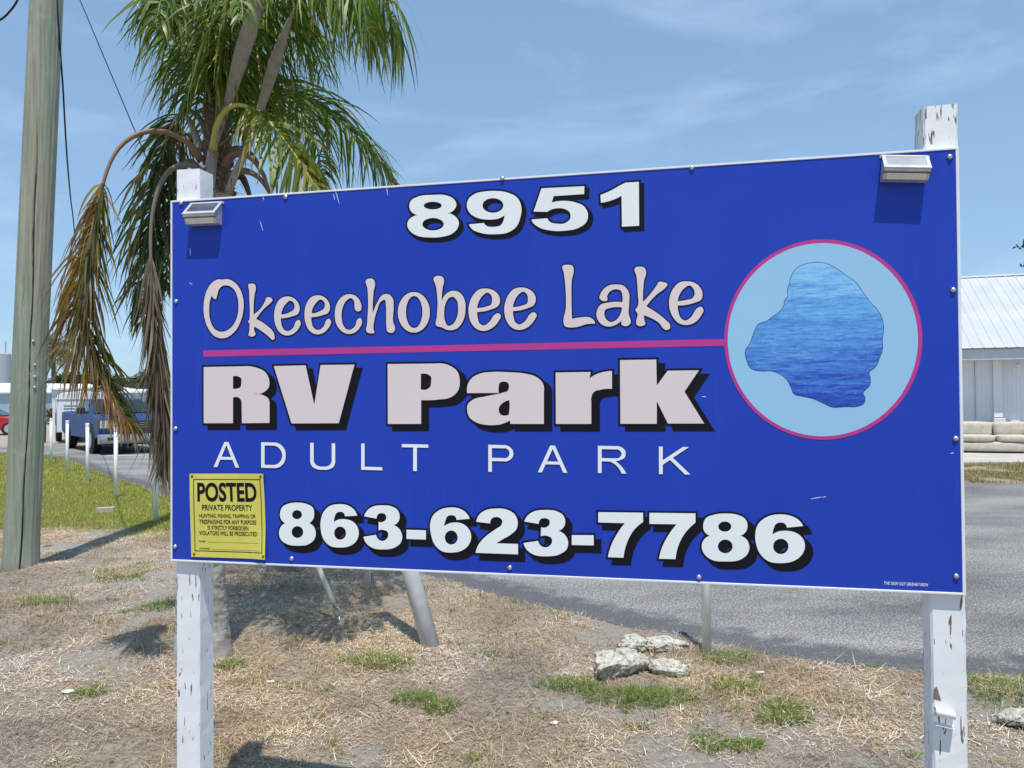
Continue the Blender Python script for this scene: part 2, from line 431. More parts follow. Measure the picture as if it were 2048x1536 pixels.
def tri_mesh(name, V, F, C=None):
    me = bpy.data.meshes.new(name)
    V = np.asarray(V, np.float32); F = np.asarray(F, np.int32)
    me.vertices.add(len(V)); me.vertices.foreach_set('co', V.ravel())
    me.loops.add(F.size); me.loops.foreach_set('vertex_index', F.ravel())
    me.polygons.add(len(F))
    me.polygons.foreach_set('loop_start', np.arange(len(F), dtype=np.int32)*F.shape[1])
    if C is not None:
        at = me.color_attributes.new('Col', 'FLOAT_COLOR', 'POINT')
        C4 = np.ones((len(V), 4), np.float32); C4[:, :3] = C
        at.data.foreach_set('color', C4.ravel())
    me.update(); me.validate()
    return me

def smooth_line(pts, n):
    # Catmull-Rom through 3-D points, resampled
    P = [np.array(p, float) for p in pts]; P = [2*P[0]-P[1]] + P + [2*P[-1]-P[-2]]
    out = []
    for i in range(1, len(P)-2):
        for k in range(12):
            t = k/12
            out.append(0.5*((2*P[i]) + (-P[i-1]+P[i+1])*t + (2*P[i-1]-5*P[i]+4*P[i+1]-P[i+2])*t*t + (-P[i-1]+3*P[i]-3*P[i+1]+P[i+2])*t**3))
    out.append(P[-2]); out = np.array(out)
    d = np.concatenate([[0], np.cumsum(np.linalg.norm(np.diff(out, axis=0), axis=1))])
    s = np.linspace(0, d[-1], n)
    return np.stack([np.interp(s, d, out[:, k]) for k in range(3)], 1)

# ------------------------------------------------------------------ ground
EDGE = [(40, 3.9), (9, 4.15), (4.4, 4.42)] + [(2.8885,4.56),(2.5723,4.542),(2.3111,4.5552),(1.9459,4.6618),(1.5778,4.9572),(1.1849,5.2598),(0.6181,5.7551),(0.2009,6.1063),(-0.2775,6.6714),(-0.7742,7.247),(-5.4117,12.7557),(-6.6915,14.5928),(-7.8287,15.9854),(-9.2062,17.6724),(-11.2114,20.5372)] + [(-12.6, 22.3), (-16, 24.6), (-20, 26)]
FAR = [(-20, 27.2), (-15, 29.5), (-8, 30), (0, 24), (5, 17), (8.4, 14.25), (12, 14.1), (40, 13.2)]
def smooth_edge():
    pts = []
    for i, p in enumerate(EDGE[:-1]):
        q = EDGE[i+1]; L = math.hypot(q[0]-p[0], q[1]-p[1]); n = max(1, int(L/0.12)) if L < 5 else 30
        for k in range(n):
            t = k/n; pts.append((p[0]+(q[0]-p[0])*t, p[1]+(q[1]-p[1])*t))
    pts.append(EDGE[-1])
    A = np.array(pts); kk = 13; Ap = np.concatenate([A[:1].repeat(kk//2, 0), A, A[-1:].repeat(kk//2, 0)])
    A = np.stack([np.convolve(Ap[:, c], np.ones(kk)/kk, 'valid') for c in (0, 1)], 1)
    tg = np.gradient(A, axis=0); tg /= np.linalg.norm(tg, axis=1)[:, None]
    nrm = np.stack([tg[:, 1], -tg[:, 0]], 1)
    wob = (fbm(A[:, 0]*3, A[:, 1]*3, 3, 9)-0.5)*0.14 + (fbm(A[:, 0]*11, A[:, 1]*11, 2, 10)-0.5)*0.07
    return A, nrm, A+nrm*wob[:, None]
EA, EN, EW = smooth_edge()
ROAD = [tuple(p) for p in EW[::2]] + FAR
def inside(px, py, poly):
    r = np.zeros(px.shape, bool); n = len(poly)
    for i in range(n):
        x0, y0 = poly[i]; x1, y1 = poly[(i+1) % n]
        if y0 == y1: continue
        c = ((y0 > py) != (y1 > py)) & (px < (x1-x0)*(py-y0)/(y1-y0)+x0)
        r ^= c
    return r
def edge_dist(px, py, line):
    d = np.full(px.shape, 1e9)
    for (x0, y0), (x1, y1) in zip(line[:-1], line[1:]):
        dx, dy = x1-x0, y1-y0
        t = np.clip(((px-x0)*dx+(py-y0)*dy)/(dx*dx+dy*dy), 0, 1)
        d = np.minimum(d, np.hypot(px-x0-t*dx, py-y0-t*dy))
    return d
def lawn_mask(x, y):
    n = fbm(x*0.55, y*0.55, 4, 5)
    lim = 9.1 - 0.0*x
    a = np.clip((y - lim + (n-0.5)*4.0)/1.1, 0, 1)
    # a greener tongue by the pole, thinner cover near the drive
    a = a*np.clip((24.6 - y)/1.5, 0, 1)*np.clip((-2.2 - x + (n-0.5)*2)/1.0, 0, 1)
    return a
def sand_mask(x, y):
    n = fbm(x*1.25+3.1, y*1.25, 4, 21); n2 = fbm(x*6, y*6, 3, 31)
    return np.clip((n*0.7+n2*0.3-0.565)/0.10, 0, 1)*0.9
def ground_z(x, y):
    z = (fbm(x*0.6, y*0.6, 3, 1)-0.5)*0.06 + (fbm(x*4, y*4, 3, 2)-0.5)*0.03 + (fbm(x*18, y*18, 2, 3)-0.5)*0.012
    z = z + 0.05*np.exp(-(((x+4.25)/0.35)**2+((y-7.45)/0.3)**2))
    fade = np.clip(1 - (np.hypot(x, y)-16)/8, 0.15, 1)
    z = z*fade
    d = edge_dist(x, y, ROAD+[ROAD[0]]); ins = inside(x, y, ROAD)
    k = np.clip(d/0.5, 0, 1)
    return np.where(ins, -0.05*np.clip(d/0.06, 0, 1) - 0.004, z*k + 0.012*np.clip(d/0.1, 0, 1))

def axis(lo, a, step, b, hi):
    core = np.arange(a, b+1e-6, step)
    left = [a]; s = step
    while left[-1] > lo: s *= 1.22; left.append(left[-1]-s)
    right = [b]; s = step
    while right[-1] < hi: s *= 1.22; right.append(right[-1]+s)
    return np.concatenate([np.array(left[1:])[::-1], core, np.array(right[1:])])
gx = axis(-900, -6.2, 0.045, 3.6, 900); gy = axis(-300, 3.0, 0.045, 10.0, 1400)
X, Y = np.meshgrid(gx, gy)
Z = ground_z(X, Y)
nx, ny = len(gx), len(gy)
idx = np.arange(nx*ny).reshape(ny, nx)
F4 = np.stack([idx[:-1, :-1], idx[:-1, 1:], idx[1:, 1:], idx[1:, :-1]], -1).reshape(-1, 4)
gme = tri_mesh('ground', np.stack([X, Y, Z], -1).reshape(-1, 3), F4)
for nm, val in (('lawn', lawn_mask(X, Y)), ('sand', np.maximum(sand_mask(X, Y)*np.clip((30-Y)/10, 0, 1), np.clip((Y-24)/2, 0, 1)*0.5))):
    at = gme.attributes.new(nm, 'FLOAT', 'POINT'); at.data.foreach_set('value', val.ravel().astype(np.float32))
gme.polygons.foreach_set('use_smooth', [True]*len(gme.polygons))
ground = link('ground', gme, M['ground']); ground['kind'] = 'structure'

# asphalt drive: a sheet with a darker tarred strip along its edge
def road_sheet():
    A0 = EW - EN*0.07; A1 = EA + EN*0.28; A2 = EA + EN*0.75
    V = []; Fc = []; E = []
    n = len(A0)
    for k, (Q, e) in enumerate(((A0, 1.0), (A1, 0.55), (A2, 0.0))):
        for p in Q: V.append((p[0], p[1], 0.0 if k else -0.004)); E.append(e)
    for k in (0, 1):
        for i in range(n-1): Fc.append((k*n+i, k*n+i+1, (k+1)*n+i+1, (k+1)*n+i))
    inner = [Vector((p[0], p[1], 0)) for p in A2] + [Vector((p[0], p[1], 0)) for p in FAR]
    b0 = len(V)
    for p in inner: V.append((p.x, p.y, 0.0)); E.append(0.0)
    for t in tessellate_polygon([inner]): Fc.append(tuple(b0+i for i in t))
    me = bpy.data.meshes.new('driveway'); me.from_pydata(V, [], Fc)
    bm = bmesh.new(); bm.from_mesh(me)
    for f in bm.faces:
        f.normal_update()
        if f.normal.z < 0: f.normal_flip()
    bm.to_mesh(me); bm.free()
    at = me.attributes.new('edge', 'FLOAT', 'POINT'); at.data.foreach_set('value', np.array(E, np.float32))
    return me
road = link('driveway', road_sheet(), M['asphalt']); road['kind'] = 'structure'
mk = MB()
a_, b_ = (-11.5816,22.8326,0.0), (-10.5522,23.3285,0.0)
mk.add([(a_[0], a_[1]-0.09, 0.005), (b_[0]+1.5, b_[1]-0.09, 0.005), (b_[0]+1.5, b_[1]+0.09, 0.005), (a_[0], a_[1]+0.09, 0.005)], [(0, 1, 2, 3)])
o = mk.build('road_marking', M['roadpaint']); o['kind'] = 'structure'
# concrete apron in front of the long white building
ap = MB().box((8.5, 18.15, -0.02), (22, 21.9, 0.06)); o = ap.build('concrete_apron', M['concrete'], bevel=0.01); o['kind'] = 'structure'

# ------------------------------------------------------------------ grass and straw
def blade_mesh(name, base, az, length, width, rise, bend, colr, seg_up=None):
    """bent tapering blades: base (N,3), az heading, rise = elevation of the first half, bend = change of elevation"""
    N = len(base)
    h = np.stack([np.cos(az), np.sin(az), np.zeros(N)], 1); s = np.stack([-np.sin(az), np.cos(az), np.zeros(N)], 1)
    up = np.array([0, 0, 1.0])
    d1 = h*np.cos(rise)[:, None] + up*np.sin(rise)[:, None]
    r2 = rise-bend; d2 = h*np.cos(r2)[:, None] + up*np.sin(r2)[:, None]
    w = (s*(width/2)[:, None]); L = (length/2)[:, None]
    m = base + d1*L; t = m + d2*L
    V = np.stack([base-w, base+w, m-w*0.85, m+w*0.85, t], 1).reshape(-1, 3)
    o5 = np.arange(N)*5
    F = np.stack([np.stack([o5, o5+1, o5+3], 1), np.stack([o5, o5+3, o5+2], 1), np.stack([o5+2, o5+3, o5+4], 1)], 1).reshape(-1, 3)
    return tri_mesh(name, V, F, np.repeat(colr, 5, axis=0))
def pick(n, cols, w, jit=0.25):
    cols = np.array(cols); i = RNG.choice(len(cols), n, p=np.array(w)/sum(w))
    return np.clip(cols[i]*(1+RNG.uniform(-jit, jit, (n, 1))), 0, 1)
def scatter_wedge(n, y0, y1, x0f, x1f):
    # more samples nearer the viewer's side of the lot, uniform per square metre inside a trapezium
    y = np.sqrt(RNG.uniform(y0**2, y1**2, n)); x = RNG.uniform(x0f, x1f, n)*y
    return x, y
def off_road(x, y, margin=0.0):
    ins = inside(x, y, ROAD)
    return ~ins

# loose straw lying on the ground
x, y = scatter_wedge(640000, 3.05, 10.5, -0.72, 0.72)
sm = sand_mask(x, y); lm = lawn_mask(x, y)
thin = fbm(x*2.3, y*2.3, 3, 44)
k = off_road(x, y) & (RNG.random(len(x)) > sm*0.95) & (RNG.random(len(x)) > lm*0.9) & (RNG.random(len(x)) < 0.35+1.3*(thin-0.25))
x, y = x[k], y[k]; n = len(x)
z = ground_z(x, y) + RNG.uniform(0.0, 0.012, n)
cols = pick(n, [(0.54, 0.435, 0.325), (0.44, 0.335, 0.235), (0.30, 0.22, 0.155), (0.66, 0.58, 0.49), (0.16, 0.115, 0.085), (0.44, 0.30, 0.16)], [4, 4, 3, 2.2, 2.0, 1.8])
warm = (fbm(x*0.9+5, y*0.9, 3, 61)-0.5)[:, None]
dk = np.clip((fbm(x*2.1+9, y*2.1, 4, 67)-0.5)*2.2, -0.45, 0.3)[:, None]
cols = np.clip(cols*1.30*(1+warm*np.array([0.5, 0.12, -0.65]))*(1+dk), 0, 1)
me = blade_mesh('straw', np.stack([x, y, z], 1), RNG.uniform(0, 2*PI, n), np.where(RNG.random(n) < 0.8, RNG.gamma(2.4, 0.010, n)+0.006, RNG.gamma(4, 0.018, n)), RNG.uniform(0.0014, 0.0032, n), RNG.normal(0.12, 0.14, n), RNG.normal(0.3, 0.35, n), cols)
o = link('dry_straw', me, M['straw']); o['kind'] = 'stuff'

# short dry standing grass, in clumps
cx_, cy_ = scatter_wedge(6500, 3.1, 10.2, -0.72, 0.72)
k = off_road(cx_, cy_) & (RNG.random(len(cx_)) > sand_mask(cx_, cy_)*0.95) & (RNG.random(len(cx_)) < np.clip((fbm(cx_*1.6, cy_*1.6, 3, 71)-0.38)*5, 0.08, 1))
cx_, cy_ = cx_[k], cy_[k]
m_ = 16; x = (cx_[:, None]+RNG.normal(0, 0.035, (len(cx_), m_))).ravel(); y = (cy_[:, None]+RNG.normal(0, 0.035, (len(cy_), m_))).ravel()
k = off_road(x, y); x, y = x[k], y[k]; n = len(x)
cols = pick(n, [(0.50, 0.375, 0.22), (0.40, 0.29, 0.17), (0.27, 0.21, 0.10), (0.20, 0.21, 0.065), (0.40, 0.25, 0.11)], [4, 4, 2, 1.2, 2])
me = blade_mesh('dry', np.stack([x, y, ground_z(x, y)-0.004], 1), RNG.uniform(0, 2*PI, n), RNG.gamma(5, 0.0085, n)+0.012, RNG.uniform(0.0022, 0.004, n), RNG.uniform(0.35, 1.4, n), RNG.uniform(0.1, 1.0, n), cols)
o = link('dry_grass', me, M['straw']); o['kind'] = 'stuff'

# green lawn by the row of white posts
x = RNG.uniform(-17.5, -1.5, 420000); y = 8.0 + 17.0*RNG.random(420000)**1.25
k = (x < -0.50*y+2.2) & (x > -0.72*y) & off_road(x, y) & (RNG.random(len(x)) < lawn_mask(x, y)*np.clip(0.25+1.5*(fbm(x*1.7, y*1.7, 3, 81)-0.2), 0.15, 1))
x, y = x[k], y[k]; n = len(x)
far = np.clip((y-9)/12, 0, 1)
cols = pick(n, [(0.27, 0.30, 0.045), (0.34, 0.345, 0.07), (0.18, 0.225, 0.035), (0.40, 0.37, 0.11), (0.46, 0.37, 0.18)], [4, 4, 2.5, 2, 1.2])
dry = (fbm(x*0.8, y*0.8, 3, 91) > 0.51)[:, None]
cols = np.where(dry, cols*0.5+np.array([0.30, 0.24, 0.11])*0.5, cols)
me = blade_mesh('lawn', np.stack([x, y, ground_z(x, y)-0.005], 1), RNG.uniform(0, 2*PI, n), RNG.gamma(6, 0.008, n)+0.015, 0.004+0.006*far, RNG.uniform(0.5, 1.4, n), RNG.uniform(0.1, 1.1, n), cols)
o = link('lawn_grass', me, M['grass']); o['kind'] = 'stuff'

GREEN = [(0.10, 0.19, 0.018), (0.145, 0.245, 0.03), (0.07, 0.14, 0.015), (0.20, 0.25, 0.055)]
def tuft(cx, cy, rx, ry, n, hgt, dryness=0.0):
    a = RNG.uniform(0, 2*PI, n); r = RNG.random(n)**0.62*np.where(RNG.random(n) < 0.14, 1.35, 1.0)
    r = r*(0.45+0.95*fbm(np.cos(a)*2.2+cx*9, np.sin(a)*2.2+cy*9, 3, 3))
    x = cx + np.cos(a)*r*rx; y = cy + np.sin(a)*r*ry
    cols = pick(n, GREEN+[(0.33, 0.25, 0.11)], [3, 3, 2.5, 1.2, 0.3+dryness*9])
    az = a + RNG.normal(0, 1.1, n)
    return np.stack([x, y, ground_z(x, y)-0.004], 1), az, RNG.gamma(4, hgt*0.6/4, n)+0.008, RNG.uniform(0.0022, 0.0042, n), RNG.uniform(0.15, 1.3, n), RNG.uniform(0.1, 1.1, n), cols
# tufts big enough to point at: each is a thing; (x,y),(radii),blades,height,label
TUFTS = [
    ((0.6727,4.2553,0.0), 0.30, 0.16, 2600, 0.055, 'widest bright green grass mat on the dry ground below the limestone rocks'),
    ((0.3152,4.422,0.0), 0.20, 0.12, 1300, 0.055, 'green grass mat touching the left end of the widest green mat'),
    ((-0.8146,4.8048,0.0), 0.24, 0.16, 1500, 0.06, 'green grass clump in the palm shade left of the leaning grey pipe foot'),
    ((-0.3803,4.1253,0.0), 0.085, 0.10, 520, 0.06, 'small green tuft just right of and below its twin left of centre'),
    ((-0.5366,4.2495,0.0), 0.12, 0.09, 600, 0.055, 'small flat green tuft, the upper left one of two near the centre'),
    ((1.321,3.9692,0.0), 0.15, 0.10, 900, 0.05, 'dense green tuft between the rocks and the right sign post, lower of a close pair'),
    ((1.3899,4.1201,0.0), 0.13, 0.07, 700, 0.045, 'dense green tuft between the rocks and the right sign post, upper of a close pair'),
    ((1.2042,4.3901,0.0), 0.17, 0.14, 1100, 0.05, 'spread green grass patch to the right of the small pale rock'),
    ((0.8772,3.693,0.0), 0.07, 0.10, 420, 0.055, 'narrow upright green tuft near the bottom edge right of centre'),
    ((1.052,3.6797,0.0), 0.09, 0.06, 380, 0.045, 'low yellowish green tuft beside a bare sandy spot near the bottom edge'),
    ((-1.6767,4.7523,0.0), 0.09, 0.09, 420, 0.07, 'pale green tuft at the foot of the palm trunk, right of the left sign post'),
    ((-2.7389,6.1837,0.0), 0.17, 0.17, 700, 0.075, 'green grass clump just left of the left sign post'),
    ((-3.5637,7.2326,0.0), 0.26, 0.26, 900, 0.07, 'thin green patch between the utility pole and the left sign post'),
    ((-3.6808,6.3283,0.0), 0.24, 0.14, 800, 0.065, 'green patch on the dry ground below the foot of the utility pole'),
    ((-2.2947,4.3312,0.0), 0.09, 0.09, 380, 0.06, 'half dry green tuft beside the white litter at lower left'),
    ((2.6941,4.3104,0.0), 0.34, 0.30, 2200, 0.06, 'green grass along the asphalt right of the right sign post'),
    ((1.2724,4.8515,0.0), 0.18, 0.14, 800, 0.05, 'green grass growing around the foot of the white post behind the sign'),
    ((-0.1861,5.0144,0.0), 0.12, 0.07, 450, 0.04, 'bright flat green tuft right of the leaning grey pipe foot'),
]
for (p, rx, ry, n, hg, lab) in TUFTS:
    dr = 0.25 if 'half dry' in lab or 'pale' in lab or 'thin' in lab else 0.06
    B, az, L, w, ri, be, cols = tuft(p[0], p[1], rx, ry, n, hg, dr)
    root = Vector((p[0], p[1], 0))
    o = link('grass_tuft', blade_mesh('tuft', B-np.array(root), az, L, w, ri, be, cols), M['grass'])
    o.location = root; tag(o, lab, 'grass tuft', 'green grass tufts on the dry ground')
# smaller weeds nobody would count
wx, wy = scatter_wedge(420, 3.2, 8.8, -0.72, 0.72); k = off_road(wx, wy) & (fbm(wx*0.9, wy*0.9, 2, 101) > 0.45); wx, wy = wx[k], wy[k]
parts = [tuft(a, b, RNG.uniform(0.025, 0.08), RNG.uniform(0.025, 0.07), int(RNG.integers(25, 110)), RNG.uniform(0.025, 0.055), RNG.uniform(0, 0.35)) for a, b in zip(wx, wy)]
o = link('small_weeds', blade_mesh('weeds', *[np.concatenate([q[i] for q in parts]) for i in range(7)]), M['grass']); o['kind'] = 'stuff'
# grass fringe on the far side of the drive, below the sofa
x = RNG.uniform(6, 16, 60000); y = RNG.uniform(14.2, 18.1, 60000); n = len(x)
k = (fbm(x, y*2, 3, 111) > 0.36) & off_road(x, y); x, y = x[k], y[k]; n = len(x)
cols = pick(n, [(0.30, 0.24, 0.12), (0.24, 0.21, 0.08), (0.13, 0.16, 0.045), (0.38, 0.30, 0.17)], [3, 3, 3, 2])
me = blade_mesh('verge', np.stack([x, y, ground_z(x, y)-0.004], 1), RNG.uniform(0, 2*PI, n), RNG.gamma(5, 0.011, n)+0.02, RNG.uniform(0.006, 0.012, n), RNG.uniform(0.4, 1.4, n), RNG.uniform(0, 1, n), cols)
o = link('verge_grass', me, M['grass']); o['kind'] = 'stuff'
# pebbles, twigs and shell bits
x, y = scatter_wedge(2600, 3.1, 9.5, -0.72, 0.72); k = off_road(x, y); x, y = x[k], y[k]; n = len(x)
r = np.minimum(RNG.gamma(2.0, 0.0018, n)+0.0015, 0.011)
z = ground_z(x, y)+r*0.4
oct_v = np.array([(1, 0, 0), (-1, 0, 0), (0, 1, 0), (0, -1, 0), (0, 0, .7), (0, 0, -.7)], float)
oct_f = np.array([(0, 2, 4), (2, 1, 4), (1, 3, 4), (3, 0, 4), (2, 0, 5), (1, 2, 5), (3, 1, 5), (0, 3, 5)])
V = np.stack([x, y, z], 1)[:, None]+oct_v[None]*r[:, None, None]*RNG.uniform(0.6, 1.5, (n, 6, 1))
Fp = (np.arange(n)*6)[:, None, None]+oct_f[None]
cols = pick(n, [(0.55, 0.52, 0.46), (0.30, 0.26, 0.21), (0.12, 0.09, 0.07)], [2, 3, 4])
o = link('pebbles', tri_mesh('pebbles', V.reshape(-1, 3), Fp.reshape(-1, 3), np.repeat(cols, 6, axis=0)), M['straw']); o['kind'] = 'stuff'

# ------------------------------------------------------------------ flat print on the board
def curve_loop(pts, seg=7):
    n = len(pts); out = []
    def tan(i):
        p0, p1, p2 = (np.array(pts[(i+k) % n][:2]) for k in (-1, 0, 1))
        a = p1-p0; b = p2-p1; la, lb = np.linalg.norm(a)+1e-9, np.linalg.norm(b)+1e-9
        t = a/la*lb + b/lb*la
        return t/(np.linalg.norm(t)+1e-9)
    for i in range(n):
        j = (i+1) % n
        p, q = np.array(pts[i][:2]), np.array(pts[j][:2]); L = np.linalg.norm(q-p)
        ci, cj = len(pts[i]) > 2, len(pts[j]) > 2
        if ci and cj: out.append(tuple(p)); continue
        d = (q-p)/(L+1e-9)
        tj = d if cj else tan(j); ti = d if ci else tan(i)
        if ci and not cj: ti = 2*d*np.dot(d, tj)-tj if np.dot(d, tj) > 0.3 else d
        if cj and not ci: tj = 2*d*np.dot(d, ti)-ti if np.dot(d, ti) > 0.3 else d
        for k in range(seg):
            t = k/seg
            h = (2*t**3-3*t**2+1)*p + (t**3-2*t**2+t)*L*ti + (-2*t**3+3*t**2)*q + (t**3-t**2)*L*tj
            out.append((float(h[0]), float(h[1])))
    return out
def area(l): return sum(l[i][0]*l[(i+1) % len(l)][1]-l[(i+1) % len(l)][0]*l[i][1] for i in range(len(l)))/2
def orient(loops):
    return [l if (area(l) > 0) == (k == 0) else l[::-1] for k, l in enumerate(loops)]
def grow(l, t):
    n = len(l); out = []
    for i in range(n):
        p0, p1, p2 = (np.array(l[(i+k) % n]) for k in (-1, 0, 1))
        a = p1-p0; b = p2-p1
        na = np.array((a[1], -a[0]))/(np.linalg.norm(a)+1e-12); nb = np.array((b[1], -b[0]))/(np.linalg.norm(b)+1e-12)
        m = na+nb; L = np.linalg.norm(m)
        if L < 1e-6: out.append(tuple(p1+na*t)); continue
        m /= L; c = max(float(np.dot(m, na)), 0.42)
        out.append(tuple(p1+m*t/c))
    return out
def print_mesh(name, glyphs, y, mat, parent, t=0.0, dx=0.0, dz=0.0):
    mb = MB(); q = 0
    for g in glyphs:
        loops = orient([curve_loop(c) for c in g])
        base = loops
        V = [Vector((p[0]+dx, p[1]+dz, 0)) for l in loops for p in l]
        T = tessellate_polygon([[Vector((p[0]+dx, p[1]+dz, 0)) for p in l] for l in loops])
        yy = y - (q % 8)*2e-5; q += 1
        mb.add([(v.x, yy, v.y) for v in V], T)
        if t:   # a border strip along every contour; tiny steps in depth keep overlapping pieces off one plane
            for l in base:
                g_ = grow(l, t); n = len(l)
                for i in range(n):
                    j = (i+1) % n; e = yy+1e-5+((i % 12)+1)*1.1e-5
                    mb.add([(l[i][0]+dx, e, l[i][1]+dz), (l[j][0]+dx, e, l[j][1]+dz), (g_[j][0]+dx, e, g_[j][1]+dz), (g_[i][0]+dx, e, g_[i][1]+dz)], [(0, 1, 2, 3)])
    me = bpy.data.meshes.new(name); me.from_pydata(mb.v, [], mb.f)
    bm = bmesh.new(); bm.from_mesh(me)
    for f in bm.faces:
        f.normal_update()
        if f.normal.y > 0: f.normal_flip()
    bm.to_mesh(me); bm.free()
    return link(name, me, mat, parent)

NUMBER = [[[(-0.2845,2.2365),(-0.2455,2.2333),(-0.2177,2.2191),(-0.2092,2.2021),(-0.2157,2.1868),(-0.2416,2.1767,1),(-0.2137,2.1652),(-0.2018,2.1467),(-0.2054,2.1284),(-0.2247,2.1108),(-0.2549,2.1032),(-0.2982,2.1033),(-0.3375,2.1103),(-0.3615,2.1262),(-0.3711,2.1434),(-0.368,2.16),(-0.3525,2.1717),(-0.3306,2.1759,1),(-0.3568,2.1874),(-0.3642,2.2038),(-0.3588,2.2223),(-0.3346,2.2342)],[(-0.257,2.2012),(-0.2599,2.1961),(-0.2681,2.1924),(-0.2799,2.1908),(-0.293,2.1916),(-0.3049,2.1946),(-0.3131,2.1993),(-0.316,2.2047),(-0.313,2.2098),(-0.3048,2.2135),(-0.2929,2.2151),(-0.2798,2.2143),(-0.268,2.2113),(-0.2598,2.2066)],[(-0.2508,2.1424),(-0.2543,2.1341),(-0.2641,2.1279),(-0.2781,2.1248),(-0.2938,2.1256),(-0.3079,2.1302),(-0.3177,2.1375),(-0.3211,2.1462),(-0.3176,2.1545),(-0.3077,2.1608),(-0.2936,2.1638),(-0.2779,2.1629),(-0.2639,2.1583),(-0.2542,2.151)]],[[(-0.0881,2.2366),(-0.0464,2.2291),(-0.0154,2.2117),(-0.0023,2.1825),(-0.0055,2.1502),(-0.0181,2.1225),(-0.0431,2.1063),(-0.0849,2.1024),(-0.1311,2.1088),(-0.1606,2.1239),(-0.169,2.1375,1),(-0.1212,2.1391,1),(-0.112,2.1296),(-0.0889,2.1255),(-0.0679,2.1292),(-0.0587,2.143),(-0.0552,2.1591,1),(-0.072,2.1511),(-0.1055,2.1488),(-0.1435,2.1571),(-0.1667,2.1736),(-0.1751,2.1926),(-0.1707,2.215),(-0.1472,2.2321),(-0.1176,2.2368)],[(-0.0587,2.1899),(-0.0621,2.1803),(-0.0713,2.1731),(-0.0846,2.1695),(-0.0993,2.1703),(-0.1126,2.1754),(-0.1218,2.1838),(-0.125,2.1938),(-0.1217,2.2034),(-0.1124,2.2107),(-0.099,2.2142),(-0.0843,2.2133),(-0.071,2.2082),(-0.0619,2.1998)]],[[(0.0609,2.2352,1),(0.1921,2.2332,1),(0.1911,2.2094,1),(0.0986,2.2091,1),(0.0919,2.1902,1),(0.1256,2.193),(0.1617,2.1868),(0.1916,2.1711),(0.2022,2.1485),(0.1972,2.1249),(0.1731,2.1083),(0.1329,2.102),(0.0884,2.1047),(0.0518,2.1167),(0.0335,2.1319),(0.0287,2.1414,1),(0.0785,2.1427,1),(0.0866,2.131),(0.1068,2.1247),(0.1331,2.1252),(0.1481,2.1376),(0.1474,2.1557),(0.1294,2.1687),(0.1092,2.1715),(0.0889,2.1679),(0.0787,2.1624,1),(0.0358,2.1653,1)]],[[(0.3156,2.2359,1),(0.3545,2.2357,1),(0.3541,2.105,1),(0.3035,2.1049,1),(0.3032,2.1973,1),(0.2768,2.1866),(0.2413,2.18,1),(0.2403,2.2039,1),(0.2732,2.2157),(0.2988,2.2287)]]]
